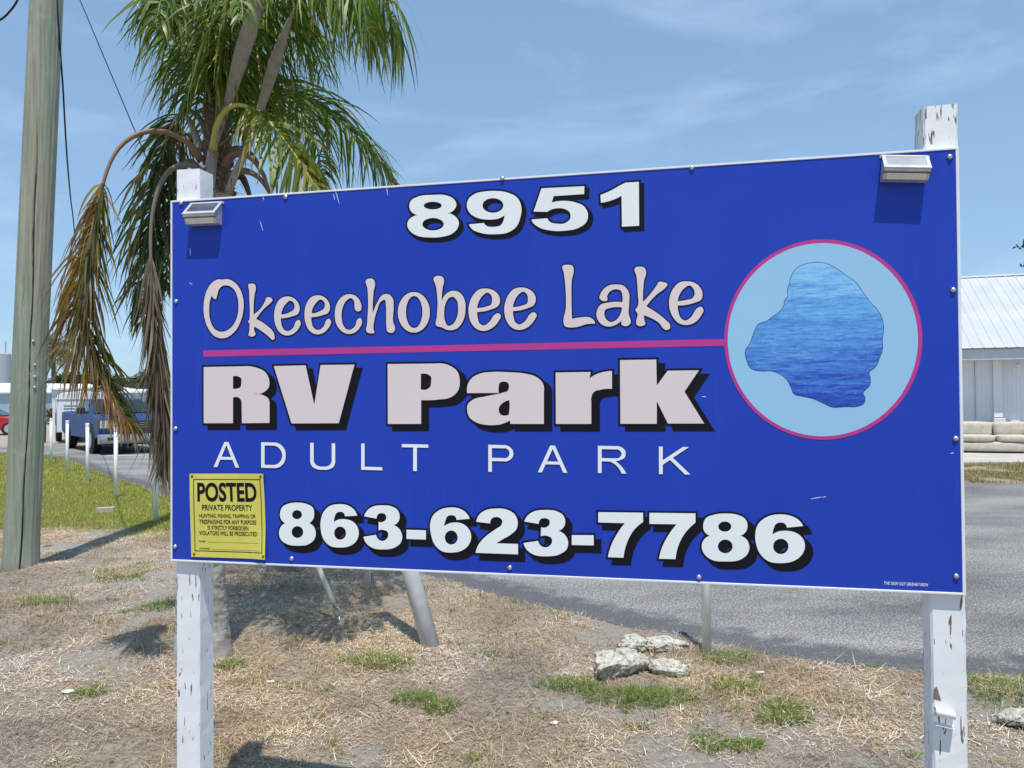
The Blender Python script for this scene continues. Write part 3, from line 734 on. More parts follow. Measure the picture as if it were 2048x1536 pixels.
PHONE = [[[(-0.7514,1.2619),(-0.72,1.2582),(-0.697,1.2454),(-0.6936,1.2279),(-0.6971,1.2101),(-0.7115,1.1965,1),(-0.6938,1.1838),(-0.6881,1.1641),(-0.6939,1.1441),(-0.7132,1.1289),(-0.7518,1.1223),(-0.7906,1.1268),(-0.8116,1.1403),(-0.8184,1.1601),(-0.8125,1.1804),(-0.7953,1.1942,1),(-0.8114,1.2071),(-0.8143,1.2271),(-0.805,1.2474),(-0.783,1.2581)],[(-0.7365,1.2233),(-0.7382,1.2169),(-0.7431,1.2117),(-0.7501,1.2086),(-0.7579,1.2084),(-0.7648,1.2111),(-0.7697,1.2161),(-0.7714,1.2224),(-0.7696,1.2288),(-0.7648,1.234),(-0.7578,1.237),(-0.75,1.2372),(-0.743,1.2345),(-0.7382,1.2295)],[(-0.7323,1.1672),(-0.7344,1.1589),(-0.74,1.1521),(-0.7482,1.1481),(-0.7572,1.1478),(-0.7654,1.1513),(-0.771,1.1577),(-0.773,1.166),(-0.771,1.1743),(-0.7653,1.1811),(-0.7571,1.185),(-0.7481,1.1853),(-0.7399,1.1818),(-0.7343,1.1754)]],[[(-0.6078,1.2602),(-0.5772,1.257),(-0.5561,1.2444),(-0.5445,1.225,1),(-0.5867,1.2218,1),(-0.5914,1.2326),(-0.6032,1.2358),(-0.615,1.232),(-0.6222,1.2187),(-0.6246,1.2024,1),(-0.6104,1.2102),(-0.5844,1.2122),(-0.5586,1.2051),(-0.5423,1.1859),(-0.54,1.1642),(-0.5495,1.1422),(-0.5706,1.1275),(-0.6036,1.1216),(-0.6391,1.1261),(-0.6604,1.1451),(-0.6708,1.1778),(-0.6707,1.2042),(-0.6625,1.2308),(-0.6434,1.2511)],[(-0.5831,1.1681),(-0.5852,1.159),(-0.5908,1.1515),(-0.599,1.1472),(-0.608,1.1469),(-0.6162,1.1507),(-0.6218,1.1579),(-0.6238,1.1669),(-0.6217,1.1761),(-0.616,1.1836),(-0.6079,1.1879),(-0.5988,1.1881),(-0.5907,1.1843),(-0.5851,1.1772)]],[[(-0.5211,1.2235,1),(-0.5094,1.2433),(-0.4885,1.256),(-0.4607,1.2596),(-0.4285,1.2573),(-0.408,1.2458),(-0.4012,1.2265),(-0.4059,1.2092),(-0.4219,1.198,1),(-0.4037,1.1878),(-0.3933,1.1666),(-0.3971,1.145),(-0.4154,1.1293),(-0.4567,1.1206),(-0.4937,1.1245),(-0.5145,1.139),(-0.5237,1.1582,1),(-0.4805,1.1661,1),(-0.475,1.1541),(-0.4612,1.1472),(-0.4474,1.152),(-0.44,1.163),(-0.4418,1.1759),(-0.4542,1.182),(-0.4726,1.1801,1),(-0.4716,1.2074,1),(-0.4563,1.2078),(-0.4471,1.2167),(-0.448,1.2297),(-0.4608,1.235),(-0.4733,1.2312),(-0.4785,1.2172,1)]],[[(-0.3787,1.1851,1),(-0.3145,1.1852,1),(-0.3147,1.1562,1),(-0.3788,1.1563,1)]],[[(-0.2346,1.2584),(-0.2059,1.2557),(-0.184,1.2435),(-0.1722,1.2248,1),(-0.2149,1.2203,1),(-0.2193,1.2312),(-0.2303,1.2343),(-0.2437,1.2306),(-0.2504,1.2177),(-0.255,1.1993,1),(-0.2394,1.2082),(-0.215,1.2123),(-0.1886,1.2054),(-0.1712,1.1861),(-0.1682,1.1651),(-0.178,1.1416),(-0.1979,1.1262),(-0.231,1.1187),(-0.2643,1.1226),(-0.2865,1.1422),(-0.2984,1.1759),(-0.3009,1.2035),(-0.2927,1.2293),(-0.2703,1.2491)],[(-0.2113,1.1659),(-0.2134,1.1564),(-0.2192,1.1487),(-0.2276,1.1443),(-0.2368,1.144),(-0.2452,1.1479),(-0.2509,1.1552),(-0.2529,1.1645),(-0.2508,1.174),(-0.245,1.1817),(-0.2366,1.1861),(-0.2273,1.1864),(-0.219,1.1825),(-0.2133,1.1752)]],[[(-0.1513,1.2161,1),(-0.1424,1.2374),(-0.1227,1.2518),(-0.0902,1.2584),(-0.0557,1.2563),(-0.0301,1.2423),(-0.0209,1.2218),(-0.024,1.1988),(-0.0434,1.1795),(-0.0693,1.1641),(-0.0887,1.1521,1),(-0.0201,1.1523,1),(-0.0203,1.1207,1),(-0.1541,1.1206,1),(-0.1452,1.1448),(-0.1233,1.1707),(-0.0906,1.1948),(-0.0711,1.21),(-0.0689,1.2225),(-0.0774,1.2307),(-0.0904,1.2324),(-0.1012,1.228),(-0.1069,1.2123,1)]],[[(-0.0001,1.2212,1),(0.0123,1.2412),(0.0343,1.2539),(0.0635,1.2576),(0.0972,1.2554),(0.1187,1.2438),(0.1258,1.2246),(0.1208,1.2072),(0.1039,1.1959,1),(0.123,1.1857),(0.1339,1.1645),(0.1299,1.1428),(0.1106,1.127),(0.0672,1.1181),(0.0285,1.1219),(0.0066,1.1364),(-0.003,1.1557,1),(0.0424,1.1637,1),(0.0481,1.1517),(0.0626,1.1448),(0.0771,1.1496),(0.0849,1.1607),(0.0831,1.1736),(0.0701,1.1797),(0.0507,1.1778,1),(0.0519,1.2052,1),(0.0679,1.2057),(0.0776,1.2146),(0.0768,1.2276),(0.0633,1.2329),(0.0502,1.2291),(0.0447,1.215,1)]],[[(0.1453,1.1844,1),(0.2113,1.186,1),(0.2111,1.1557,1),(0.145,1.1547,1)]],[[(0.2255,1.2551,1),(0.3575,1.2567,1),(0.3573,1.2292,1),(0.331,1.2056),(0.3099,1.1673),(0.299,1.1222,1),(0.253,1.1222,1),(0.2638,1.1595),(0.283,1.1958),(0.3041,1.2244,1),(0.2252,1.2244,1)]],[[(0.3761,1.2568,1),(0.5081,1.2584,1),(0.5078,1.2313,1),(0.4822,1.2059),(0.4596,1.1661),(0.4499,1.1237,1),(0.4022,1.1232,1),(0.4141,1.1625),(0.4336,1.1982),(0.4541,1.2253,1),(0.3757,1.2243,1)]],[[(0.5925,1.2601),(0.624,1.2576),(0.6474,1.2452),(0.6531,1.2292),(0.649,1.2108),(0.6332,1.1974,1),(0.6514,1.1854),(0.6574,1.1678),(0.6521,1.1462),(0.6324,1.1293),(0.591,1.1224),(0.5515,1.1262),(0.5317,1.1419),(0.5247,1.1633),(0.5301,1.1815),(0.5482,1.1948,1),(0.5324,1.2074),(0.5298,1.2257),(0.5368,1.2444),(0.5608,1.256)],[(0.6083,1.2231),(0.6064,1.2166),(0.6014,1.2114),(0.594,1.2084),(0.586,1.2081),(0.5787,1.2107),(0.5737,1.2157),(0.5719,1.222),(0.5738,1.2284),(0.5789,1.2337),(0.5863,1.2367),(0.5944,1.2369),(0.6016,1.2343),(0.6066,1.2294)],[(0.6112,1.1662),(0.6091,1.1577),(0.6033,1.1507),(0.5951,1.1467),(0.5859,1.1463),(0.5777,1.1498),(0.5721,1.1564),(0.5701,1.1649),(0.5723,1.1734),(0.5781,1.1804),(0.5864,1.1845),(0.5955,1.1848),(0.6037,1.1812),(0.6093,1.1746)]],[[(0.7406,1.2614),(0.7692,1.2585),(0.792,1.2471),(0.8043,1.2302,1),(0.7604,1.2242,1),(0.7563,1.2341),(0.7441,1.2386),(0.7306,1.2334),(0.7247,1.2211),(0.7214,1.2037,1),(0.7361,1.2122),(0.7592,1.2153),(0.7858,1.2097),(0.8046,1.1915),(0.8081,1.1717),(0.7984,1.1475),(0.7772,1.1307),(0.7428,1.1234),(0.7082,1.1281),(0.6871,1.1474),(0.6758,1.1773),(0.6742,1.2035),(0.6823,1.232),(0.7058,1.2528)],[(0.764,1.1714),(0.7618,1.162),(0.756,1.1542),(0.7477,1.1498),(0.7385,1.1494),(0.7302,1.1533),(0.7245,1.1607),(0.7226,1.17),(0.7247,1.1795),(0.7306,1.1872),(0.739,1.1917),(0.7482,1.192),(0.7564,1.1881),(0.7621,1.1807)]]]
PARK = [[[(-1.0935,1.7075,1),(-0.9427,1.708,1),(-0.8977,1.7023),(-0.8655,1.6861),(-0.8522,1.6589),(-0.8532,1.6396),(-0.8656,1.6254),(-0.9079,1.6171,1),(-0.8731,1.611),(-0.8558,1.6006),(-0.8514,1.5803,1),(-0.8515,1.5206,1),(-0.952,1.5197,1),(-0.9529,1.5876,1),(-0.9589,1.6012),(-0.9846,1.6041,1),(-0.9847,1.5197,1),(-1.0937,1.5196,1)],[(-0.9845,1.675,1),(-0.9654,1.6743),(-0.9543,1.6669),(-0.9538,1.6533),(-0.9569,1.6397),(-0.9654,1.6353),(-0.9846,1.6341,1)]],[[(-0.8358,1.7068,1),(-0.7221,1.7077,1),(-0.6921,1.5787,1),(-0.6696,1.7078,1),(-0.5519,1.7073,1),(-0.6069,1.5198,1),(-0.7726,1.5189,1)]],[[(-0.4393,1.7073,1),(-0.2789,1.7065,1),(-0.2387,1.7011),(-0.21,1.6815),(-0.2014,1.6495),(-0.2082,1.6198),(-0.2304,1.6009),(-0.2706,1.5939),(-0.3281,1.5925,1),(-0.3285,1.5178,1),(-0.4393,1.5173,1)],[(-0.3286,1.6742,1),(-0.3061,1.673),(-0.2957,1.6656),(-0.2949,1.6484),(-0.2982,1.6335),(-0.3063,1.6271),(-0.3289,1.6264,1)]],[[(-0.1779,1.6132,1),(-0.1773,1.6344),(-0.166,1.6564),(-0.1389,1.6721),(-0.0976,1.6775),(-0.0445,1.676),(0.0041,1.6714),(0.0402,1.6607),(0.0601,1.6419),(0.0635,1.6164,1),(0.0627,1.5178,1),(-0.0415,1.5178,1),(-0.0423,1.5289,1),(-0.066,1.5182),(-0.1069,1.5141),(-0.1481,1.5221),(-0.1709,1.5381),(-0.1782,1.5582),(-0.176,1.5782),(-0.1601,1.5922),(-0.1187,1.6027),(-0.0653,1.6135),(-0.0489,1.6193),(-0.0448,1.6292),(-0.048,1.6431),(-0.061,1.6476),(-0.0741,1.6434),(-0.0774,1.6295),(-0.0776,1.6128,1)],[(-0.0443,1.5903,1),(-0.0655,1.5817),(-0.0758,1.5698),(-0.0771,1.5559),(-0.0707,1.5459),(-0.0597,1.5432),(-0.0474,1.5459),(-0.0445,1.5578)]],[[(0.1001,1.6733,1),(0.2062,1.6734,1),(0.2029,1.654,1),(0.2255,1.6673),(0.2488,1.6736),(0.27,1.6756,1),(0.2695,1.6224,1),(0.2367,1.6203),(0.2154,1.6132),(0.2083,1.5997),(0.2074,1.5842,1),(0.2068,1.5179,1),(0.0997,1.5178,1)]],[[(0.2941,1.7076,1),(0.4003,1.7074,1),(0.401,1.6307,1),(0.4329,1.6741,1),(0.5224,1.674,1),(0.4805,1.6122,1),(0.5355,1.5192,1),(0.4321,1.5192,1),(0.4006,1.585,1),(0.3999,1.5184,1),(0.2935,1.5183,1)]]]
LAKE = [[[(-1.0269,1.9987),(-1.0058,1.9998),(-0.977,1.9868),(-0.9535,1.9553),(-0.9447,1.9103),(-0.9537,1.8635),(-0.9798,1.8218),(-1.0192,1.8024),(-1.0508,1.8093),(-1.0773,1.8385),(-1.0922,1.8817),(-1.0932,1.9198),(-1.0826,1.9623),(-1.0613,1.9901),(-1.0374,2.0001)],[(-1.0058,1.9785),(-0.9822,1.9658),(-0.9681,1.9393),(-0.964,1.9062),(-0.9703,1.8687),(-0.9903,1.8386),(-1.0244,1.8243),(-1.0508,1.833),(-1.0683,1.862),(-1.073,1.9001),(-1.0693,1.9309),(-1.0629,1.9473,1),(-1.056,1.9366),(-1.047,1.9335,1),(-1.0428,1.9466),(-1.0348,1.9677),(-1.0216,1.9776)]],[[(-0.929,1.978,1),(-0.9171,1.9813),(-0.9031,1.977),(-0.9006,1.9708),(-0.9053,1.9419),(-0.9085,1.8787,1),(-0.8656,1.9241),(-0.863,1.9311),(-0.8528,1.9345),(-0.839,1.9233,1),(-0.8451,1.9165),(-0.8708,1.8963),(-0.8992,1.8629,1),(-0.8658,1.8447),(-0.8336,1.8089),(-0.8342,1.795),(-0.8413,1.7928,1),(-0.8812,1.8241),(-0.906,1.8387,1),(-0.906,1.8247),(-0.9019,1.8129),(-0.9071,1.8074),(-0.9278,1.8112,1),(-0.9236,1.8345),(-0.9251,1.851),(-0.9292,1.8549),(-0.9251,1.8604),(-0.9225,1.8814),(-0.9239,1.9284),(-0.9249,1.9567)]],[[(-0.7916,1.9342),(-0.7638,1.9277),(-0.7462,1.9086),(-0.7427,1.89),(-0.7488,1.8763),(-0.769,1.8686),(-0.8095,1.8632,1),(-0.8081,1.8455),(-0.7995,1.8267),(-0.7843,1.8207),(-0.7665,1.8305),(-0.7539,1.8533),(-0.7463,1.8563),(-0.7398,1.8492),(-0.7489,1.8254),(-0.7691,1.8097),(-0.7919,1.8065),(-0.8147,1.8178),(-0.83,1.8438),(-0.834,1.8742),(-0.8273,1.9066),(-0.8119,1.927)],[(-0.8085,1.8757,1),(-0.8044,1.8919),(-0.7916,1.9101),(-0.7764,1.9198),(-0.7648,1.9138),(-0.7639,1.8906),(-0.7765,1.8827)]],[[(-0.684,1.9342),(-0.6567,1.9278),(-0.6394,1.9088),(-0.636,1.8904),(-0.642,1.8768),(-0.6618,1.8691),(-0.7017,1.8638,1),(-0.7002,1.8463),(-0.6918,1.8277),(-0.6769,1.8218),(-0.6595,1.8314),(-0.647,1.854),(-0.6396,1.857),(-0.6332,1.85),(-0.6421,1.8264),(-0.662,1.8108),(-0.6844,1.8077),(-0.7068,1.8188),(-0.7217,1.8446),(-0.7257,1.8747),(-0.719,1.9068),(-0.704,1.9271)],[(-0.7006,1.8763,1),(-0.6966,1.8923),(-0.6841,1.9103),(-0.6691,1.9199),(-0.6577,1.914),(-0.6568,1.891),(-0.6692,1.8831)]],[[(-0.5749,1.9337),(-0.5505,1.9296),(-0.5335,1.9131),(-0.5273,1.8925),(-0.5288,1.8812,1),(-0.5482,1.8818),(-0.5506,1.8909),(-0.553,1.9115),(-0.5627,1.9209),(-0.5798,1.9124),(-0.5922,1.8899),(-0.5957,1.8626),(-0.5899,1.8351),(-0.5777,1.8211),(-0.5655,1.8199),(-0.5509,1.8295),(-0.5386,1.8542),(-0.5313,1.8563),(-0.5255,1.8447),(-0.5339,1.8245),(-0.5509,1.81),(-0.5754,1.8065),(-0.5974,1.817),(-0.6145,1.8403),(-0.6193,1.8725),(-0.6143,1.8998),(-0.597,1.9244)]],[[(-0.5104,1.9782),(-0.4993,1.9818),(-0.4849,1.9772),(-0.4815,1.9703),(-0.486,1.9365),(-0.4887,1.8686,1),(-0.4731,1.9043),(-0.4538,1.9285),(-0.4347,1.9288),(-0.4214,1.9162),(-0.4182,1.889),(-0.4208,1.8441),(-0.4152,1.8125),(-0.421,1.8072),(-0.441,1.8131),(-0.4424,1.8222),(-0.4436,1.8583),(-0.4444,1.8944),(-0.4482,1.9116),(-0.4587,1.9084),(-0.4732,1.8817),(-0.483,1.8504),(-0.4865,1.8188),(-0.4842,1.8074),(-0.4928,1.8063),(-0.5097,1.8112),(-0.5081,1.8375),(-0.5045,1.9054),(-0.5067,1.9508)]],[[(-0.2977,1.8674),(-0.301,1.8458),(-0.3102,1.8269),(-0.3244,1.813),(-0.3417,1.8058),(-0.3602,1.8063),(-0.3775,1.8143),(-0.3917,1.829),(-0.4009,1.8486),(-0.404,1.8706),(-0.4007,1.8925),(-0.3913,1.9115),(-0.377,1.9254),(-0.3595,1.9324),(-0.3411,1.9317),(-0.3238,1.9235),(-0.3098,1.9088),(-0.3007,1.8893)],[(-0.3224,1.8691),(-0.3253,1.8473),(-0.3329,1.8299),(-0.3439,1.8205),(-0.356,1.8208),(-0.3669,1.8308),(-0.3744,1.8487),(-0.377,1.8707),(-0.3742,1.8926),(-0.3665,1.91),(-0.3555,1.9194),(-0.3433,1.919),(-0.3325,1.9088),(-0.325,1.891)]],[[(-0.2826,1.9774),(-0.2696,1.9813),(-0.2548,1.9763),(-0.2511,1.9681),(-0.2559,1.9417),(-0.2585,1.9018,1),(-0.2468,1.9214),(-0.2236,1.9325),(-0.2007,1.9264),(-0.1848,1.9038),(-0.1818,1.8728),(-0.1898,1.8378),(-0.2106,1.814),(-0.2382,1.8103),(-0.2612,1.8198),(-0.2761,1.8246),(-0.275,1.8534),(-0.2724,1.8978),(-0.2768,1.9469)],[(-0.2238,1.9139),(-0.21,1.9024),(-0.2056,1.8779),(-0.2104,1.8472),(-0.2243,1.8276),(-0.2381,1.8236),(-0.2482,1.8394),(-0.2508,1.866),(-0.2446,1.8969),(-0.2353,1.9099)]],[[(-0.1197,1.9359),(-0.0944,1.9304),(-0.0752,1.9128),(-0.0714,1.8957),(-0.0773,1.8809),(-0.0987,1.871),(-0.1443,1.864,1),(-0.1425,1.8451),(-0.136,1.8278),(-0.1243,1.8219),(-0.1087,1.829),(-0.0872,1.8548),(-0.0786,1.8583),(-0.0698,1.8524),(-0.0776,1.8319),(-0.0991,1.8118),(-0.1205,1.8048),(-0.1458,1.8111),(-0.1634,1.8305),(-0.1718,1.8611),(-0.1689,1.8914),(-0.1549,1.9194),(-0.1392,1.9328)],[(-0.1446,1.8762,1),(-0.1394,1.8942),(-0.1256,1.9145),(-0.11,1.9227),(-0.1003,1.9156),(-0.0966,1.8966),(-0.0994,1.8861),(-0.1142,1.8801)]],[[(-0.0066,1.9348),(0.0182,1.9294),(0.037,1.9119),(0.0407,1.895),(0.0349,1.8803),(0.0139,1.8705),(-0.0308,1.8636,1),(-0.029,1.8448),(-0.0227,1.8278),(-0.0112,1.8219),(0.0041,1.8289),(0.0252,1.8545),(0.0336,1.858),(0.0422,1.8521),(0.0345,1.8318),(0.0135,1.8119),(-0.0075,1.805),(-0.0324,1.8112),(-0.0495,1.8304),(-0.0578,1.8607),(-0.0549,1.8907),(-0.0412,1.9184),(-0.0257,1.9317)],[(-0.0311,1.8756,1),(-0.026,1.8935),(-0.0125,1.9136),(0.0029,1.9217),(0.0123,1.9146),(0.016,1.8958),(0.0133,1.8855),(-0.0013,1.8796)]],[[(0.1249,1.9959),(0.1391,1.9982),(0.1558,1.9927),(0.1576,1.9852),(0.1517,1.9504),(0.1502,1.8951),(0.1515,1.8341,1),(0.1749,1.8379),(0.2062,1.8363),(0.2171,1.8286),(0.2207,1.8175,1),(0.1968,1.8174),(0.1673,1.8098),(0.145,1.8085),(0.1283,1.8145),(0.1258,1.8219),(0.1325,1.8661),(0.1319,1.9327),(0.1277,1.9735)]],[[(0.2342,1.8952,1),(0.2417,1.914),(0.2601,1.9297),(0.2855,1.9332),(0.3072,1.928),(0.3214,1.9093),(0.323,1.882),(0.3208,1.8457),(0.3249,1.8148),(0.3169,1.8088),(0.2989,1.8136,1),(0.2997,1.8253,1),(0.2844,1.814),(0.2626,1.808),(0.2408,1.8152),(0.2271,1.8339),(0.2265,1.8558),(0.2377,1.8738),(0.2596,1.8797),(0.3024,1.8798,1),(0.3033,1.8972),(0.298,1.9138),(0.2836,1.919),(0.269,1.9148),(0.258,1.9006),(0.2568,1.886),(0.2505,1.8844)],[(0.3015,1.8638,1),(0.2956,1.8428),(0.2827,1.8268),(0.2682,1.8217),(0.2537,1.8313),(0.2491,1.8442),(0.2521,1.8587),(0.2667,1.8638)]],[[(0.3418,1.9812),(0.3526,1.9836),(0.3687,1.9789),(0.3722,1.9726),(0.3665,1.9385),(0.3634,1.8788,1),(0.4038,1.9262),(0.4102,1.9361),(0.4198,1.9357),(0.4349,1.9269),(0.4284,1.9181),(0.4035,1.8992),(0.3729,1.8652,1),(0.403,1.8451),(0.4275,1.8246),(0.4414,1.8063),(0.4396,1.7973),(0.4325,1.7939),(0.4062,1.818),(0.3656,1.839,1),(0.3672,1.8227),(0.3696,1.8136),(0.3635,1.8083),(0.3439,1.8124),(0.3428,1.8197),(0.3467,1.845),(0.3407,1.8553),(0.3469,1.8649),(0.3483,1.9065),(0.3452,1.9538)]],[[(0.4883,1.9349),(0.5126,1.9293),(0.5298,1.9126),(0.5348,1.8946),(0.5312,1.8805),(0.512,1.8715),(0.4638,1.8648,1),(0.4657,1.845),(0.4732,1.8269),(0.4854,1.8201),(0.4994,1.8279),(0.5205,1.8559),(0.5292,1.8592),(0.5367,1.85),(0.5307,1.8342),(0.5114,1.8133),(0.4905,1.8068),(0.4661,1.8128),(0.4487,1.833),(0.4392,1.8638),(0.4405,1.8889),(0.4531,1.9172),(0.4708,1.9327)],[(0.4639,1.8773,1),(0.4686,1.8951),(0.4828,1.9143),(0.4986,1.922),(0.5072,1.9152),(0.5115,1.8936),(0.5069,1.8859),(0.4877,1.8801)]]]
ADULT = [[[(-1.0567,1.3736,1),(-1.0168,1.4571,1),(-1.0016,1.4569,1),(-0.9623,1.3728,1),(-0.9754,1.3729,1),(-0.9867,1.3981,1),(-1.032,1.3986,1),(-1.0434,1.3735,1)],[(-1.0272,1.4078,1),(-0.9913,1.4073,1),(-1.0092,1.447,1)]],[[(-0.8819,1.4571,1),(-0.8376,1.4563,1),(-0.8112,1.4492),(-0.7964,1.4307),(-0.7938,1.414),(-0.7965,1.3974),(-0.8114,1.3793),(-0.8378,1.3729,1),(-0.882,1.3733,1)],[(-0.8695,1.4468,1),(-0.8394,1.4463,1),(-0.82,1.4402),(-0.8078,1.4242),(-0.806,1.4142),(-0.8078,1.4042),(-0.8202,1.3885),(-0.8395,1.3829,1),(-0.8696,1.3832,1)]],[[(-0.7068,1.4564,1),(-0.6945,1.4562,1),(-0.6946,1.4031,1),(-0.6894,1.3876),(-0.6763,1.3806),(-0.6632,1.3796),(-0.6501,1.3803),(-0.637,1.387),(-0.6317,1.4023,1),(-0.6315,1.4552,1),(-0.6194,1.455,1),(-0.6196,1.4013,1),(-0.6257,1.3801),(-0.644,1.3709),(-0.6632,1.3694),(-0.6824,1.3713),(-0.7008,1.3809),(-0.7069,1.4024,1)]],[[(-0.5298,1.455,1),(-0.5184,1.4548,1),(-0.5187,1.3812,1),(-0.4589,1.3803,1),(-0.4589,1.3703,1),(-0.5302,1.3713,1)]],[[(-0.3931,1.4543,1),(-0.3053,1.4529,1),(-0.3053,1.4429,1),(-0.3429,1.4434,1),(-0.3433,1.3695,1),(-0.3556,1.3696,1),(-0.3552,1.4436,1),(-0.3931,1.4441,1)]],[[(-0.1114,1.4537,1),(-0.0639,1.4529,1),(-0.0443,1.4476),(-0.0342,1.4358),(-0.0327,1.4276),(-0.0351,1.4169),(-0.0453,1.4071),(-0.0642,1.4032,1),(-0.1006,1.4037,1),(-0.1008,1.3705,1),(-0.1119,1.3706,1)],[(-0.1003,1.4435,1),(-0.0655,1.443,1),(-0.0498,1.4394),(-0.0444,1.4277),(-0.05,1.4163),(-0.0657,1.4132,1),(-0.1005,1.4136,1)]],[[(0.0432,1.3712,1),(0.0819,1.4526,1),(0.0964,1.4524,1),(0.1335,1.3706,1),(0.121,1.3707,1),(0.1104,1.3952,1),(0.067,1.3956,1),(0.0559,1.3711,1)],[(0.0716,1.4045,1),(0.1059,1.4042,1),(0.0891,1.4427,1)]],[[(0.2262,1.4528,1),(0.2788,1.452,1),(0.2989,1.4469),(0.3073,1.4371),(0.308,1.429),(0.3046,1.4177),(0.2936,1.4114),(0.2784,1.4075,1),(0.2892,1.3985),(0.31,1.3709,1),(0.2957,1.371,1),(0.2766,1.3978),(0.2614,1.4061,1),(0.2368,1.4063,1),(0.2365,1.3714,1),(0.2255,1.3715,1)],[(0.2372,1.4429,1),(0.277,1.4423,1),(0.2921,1.4381),(0.2963,1.4291),(0.2911,1.4195),(0.2767,1.4156,1),(0.2369,1.4161,1)]],[[(0.4056,1.4517,1),(0.4165,1.4516,1),(0.4161,1.4113,1),(0.4744,1.4509,1),(0.4915,1.4507,1),(0.4452,1.4191,1),(0.4951,1.3706,1),(0.4799,1.3707,1),(0.437,1.4127,1),(0.416,1.3984,1),(0.4157,1.371,1),(0.4048,1.371,1)]]]
LAKESHAPE = [[[(0.8501,1.974),(0.874,1.97),(0.9015,1.9549),(0.925,1.935),(0.9522,1.9129),(0.9675,1.8892),(0.9866,1.8592),(1.0077,1.8335),(1.0178,1.8124),(1.0221,1.7852),(1.0182,1.752),(1.0187,1.7311),(1.0097,1.7001),(0.9978,1.6753),(0.9829,1.6617),(0.9857,1.6442),(0.9836,1.6254),(0.9717,1.613),(0.9665,1.6047),(0.9714,1.5901),(0.9673,1.5755),(0.9556,1.5693),(0.9203,1.5673),(0.8848,1.5666),(0.8611,1.5781),(0.8333,1.591),(0.8053,1.5975),(0.7853,1.604),(0.7774,1.6211),(0.7675,1.6425),(0.7454,1.6619),(0.7251,1.6699),(0.6965,1.6703),(0.6677,1.6789),(0.6576,1.6997),(0.6538,1.7299),(0.6665,1.7491),(0.6771,1.779),(0.6918,1.8044),(0.7145,1.8124),(0.7269,1.8227),(0.7475,1.8371),(0.7608,1.856),(0.7634,1.8709),(0.7716,1.8813),(0.7706,1.8984),(0.7757,1.9153),(0.7812,1.9364),(0.7956,1.9593),(0.8179,1.9703)]]]
RING = [[[(1.1212,1.7501),(1.1185,1.7141),(1.1117,1.6789),(1.1006,1.6449),(1.0857,1.6126),(1.0669,1.5827),(1.0447,1.5556),(1.0194,1.5317),(0.9914,1.5115),(0.961,1.4953),(0.9288,1.4835),(0.8954,1.4762),(0.8612,1.4736),(0.8268,1.4759),(0.7929,1.4829),(0.7599,1.4948),(0.7286,1.5112),(0.6994,1.532),(0.673,1.5568),(0.6498,1.5851),(0.6302,1.6166),(0.6146,1.6507),(0.6034,1.6867),(0.5968,1.724),(0.5948,1.7619),(0.5976,1.7997),(0.6051,1.8367),(0.6171,1.8723),(0.6334,1.9057),(0.6537,1.9364),(0.6776,1.9639),(0.7047,1.9876),(0.7344,2.0071),(0.7662,2.0222),(0.7995,2.0327),(0.8337,2.0382),(0.8682,2.039),(0.9025,2.0348),(0.9358,2.026),(0.9678,2.0126),(0.9978,1.995),(1.0253,1.9734),(1.0501,1.9483),(1.0716,1.9201),(1.0895,1.8892),(1.1036,1.8562),(1.1137,1.8217),(1.1196,1.7861)]]]
DISC = [[[(1.11,1.7499),(1.1075,1.7152),(1.1008,1.6812),(1.0902,1.6484),(1.0758,1.6173),(1.0578,1.5884),(1.0364,1.5623),(1.0121,1.5392),(0.9851,1.5198),(0.9559,1.5042),(0.9249,1.4928),(0.8928,1.4857),(0.8599,1.4833),(0.8269,1.4855),(0.7943,1.4924),(0.7627,1.5038),(0.7326,1.5197),(0.7046,1.5397),(0.6792,1.5636),(0.6569,1.591),(0.6381,1.6213),(0.6232,1.6541),(0.6125,1.6888),(0.6061,1.7247),(0.6042,1.7612),(0.6069,1.7976),(0.6141,1.8333),(0.6256,1.8676),(0.6412,1.8998),(0.6607,1.9294),(0.6837,1.9559),(0.7097,1.9787),(0.7382,1.9976),(0.7687,2.0122),(0.8007,2.0223),(0.8335,2.0277),(0.8667,2.0284),(0.8996,2.0245),(0.9317,2.016),(0.9624,2.0031),(0.9912,1.9861),(1.0178,1.9654),(1.0415,1.9412),(1.0622,1.9139),(1.0795,1.8842),(1.0931,1.8524),(1.1028,1.819),(1.1084,1.7847)]]]

# ------------------------------------------------------------------ the park sign
SYAW = -0.2201072
sign = thing('park_sign', 'big blue printed sign board on two flaking white wooden posts', 'sign', (0.0349823, 2.4437898, 0), SYAW)
X0, X1, Z0, Z1 = -1.22, 1.22, 1.0548, 2.2748
panel = MB().box((X0+0.004, 0.0005, Z0+0.004), (X1-0.004, 0.013, Z1-0.004)).build('panel', M['trim'], sign)
face = MB(); face.add([(X0+0.0065, 0, Z0+0.0065), (X1-0.0085, 0, Z0+0.0065), (X1-0.0085, 0, Z1-0.0065), (X0+0.0065, 0, Z1-0.0065)], [(0, 1, 2, 3)])
face.build('printed_face', M['blue'], panel)
tr = MB()
for lo, hi in (((X0, Z1-0.006), (X1, Z1)), ((X0, Z0), (X1, Z0+0.006)), ((X0, Z0+0.0061), (X0+0.006, Z1-0.0061)), ((X1-0.008, Z0+0.0061), (X1, Z1-0.0061))):
    tr.box((lo[0], -0.0022, lo[1]), (hi[0], 0.016, hi[1]))
tr.build('edge_trim', M['trim'], panel, bevel=0.0008, seg=1)
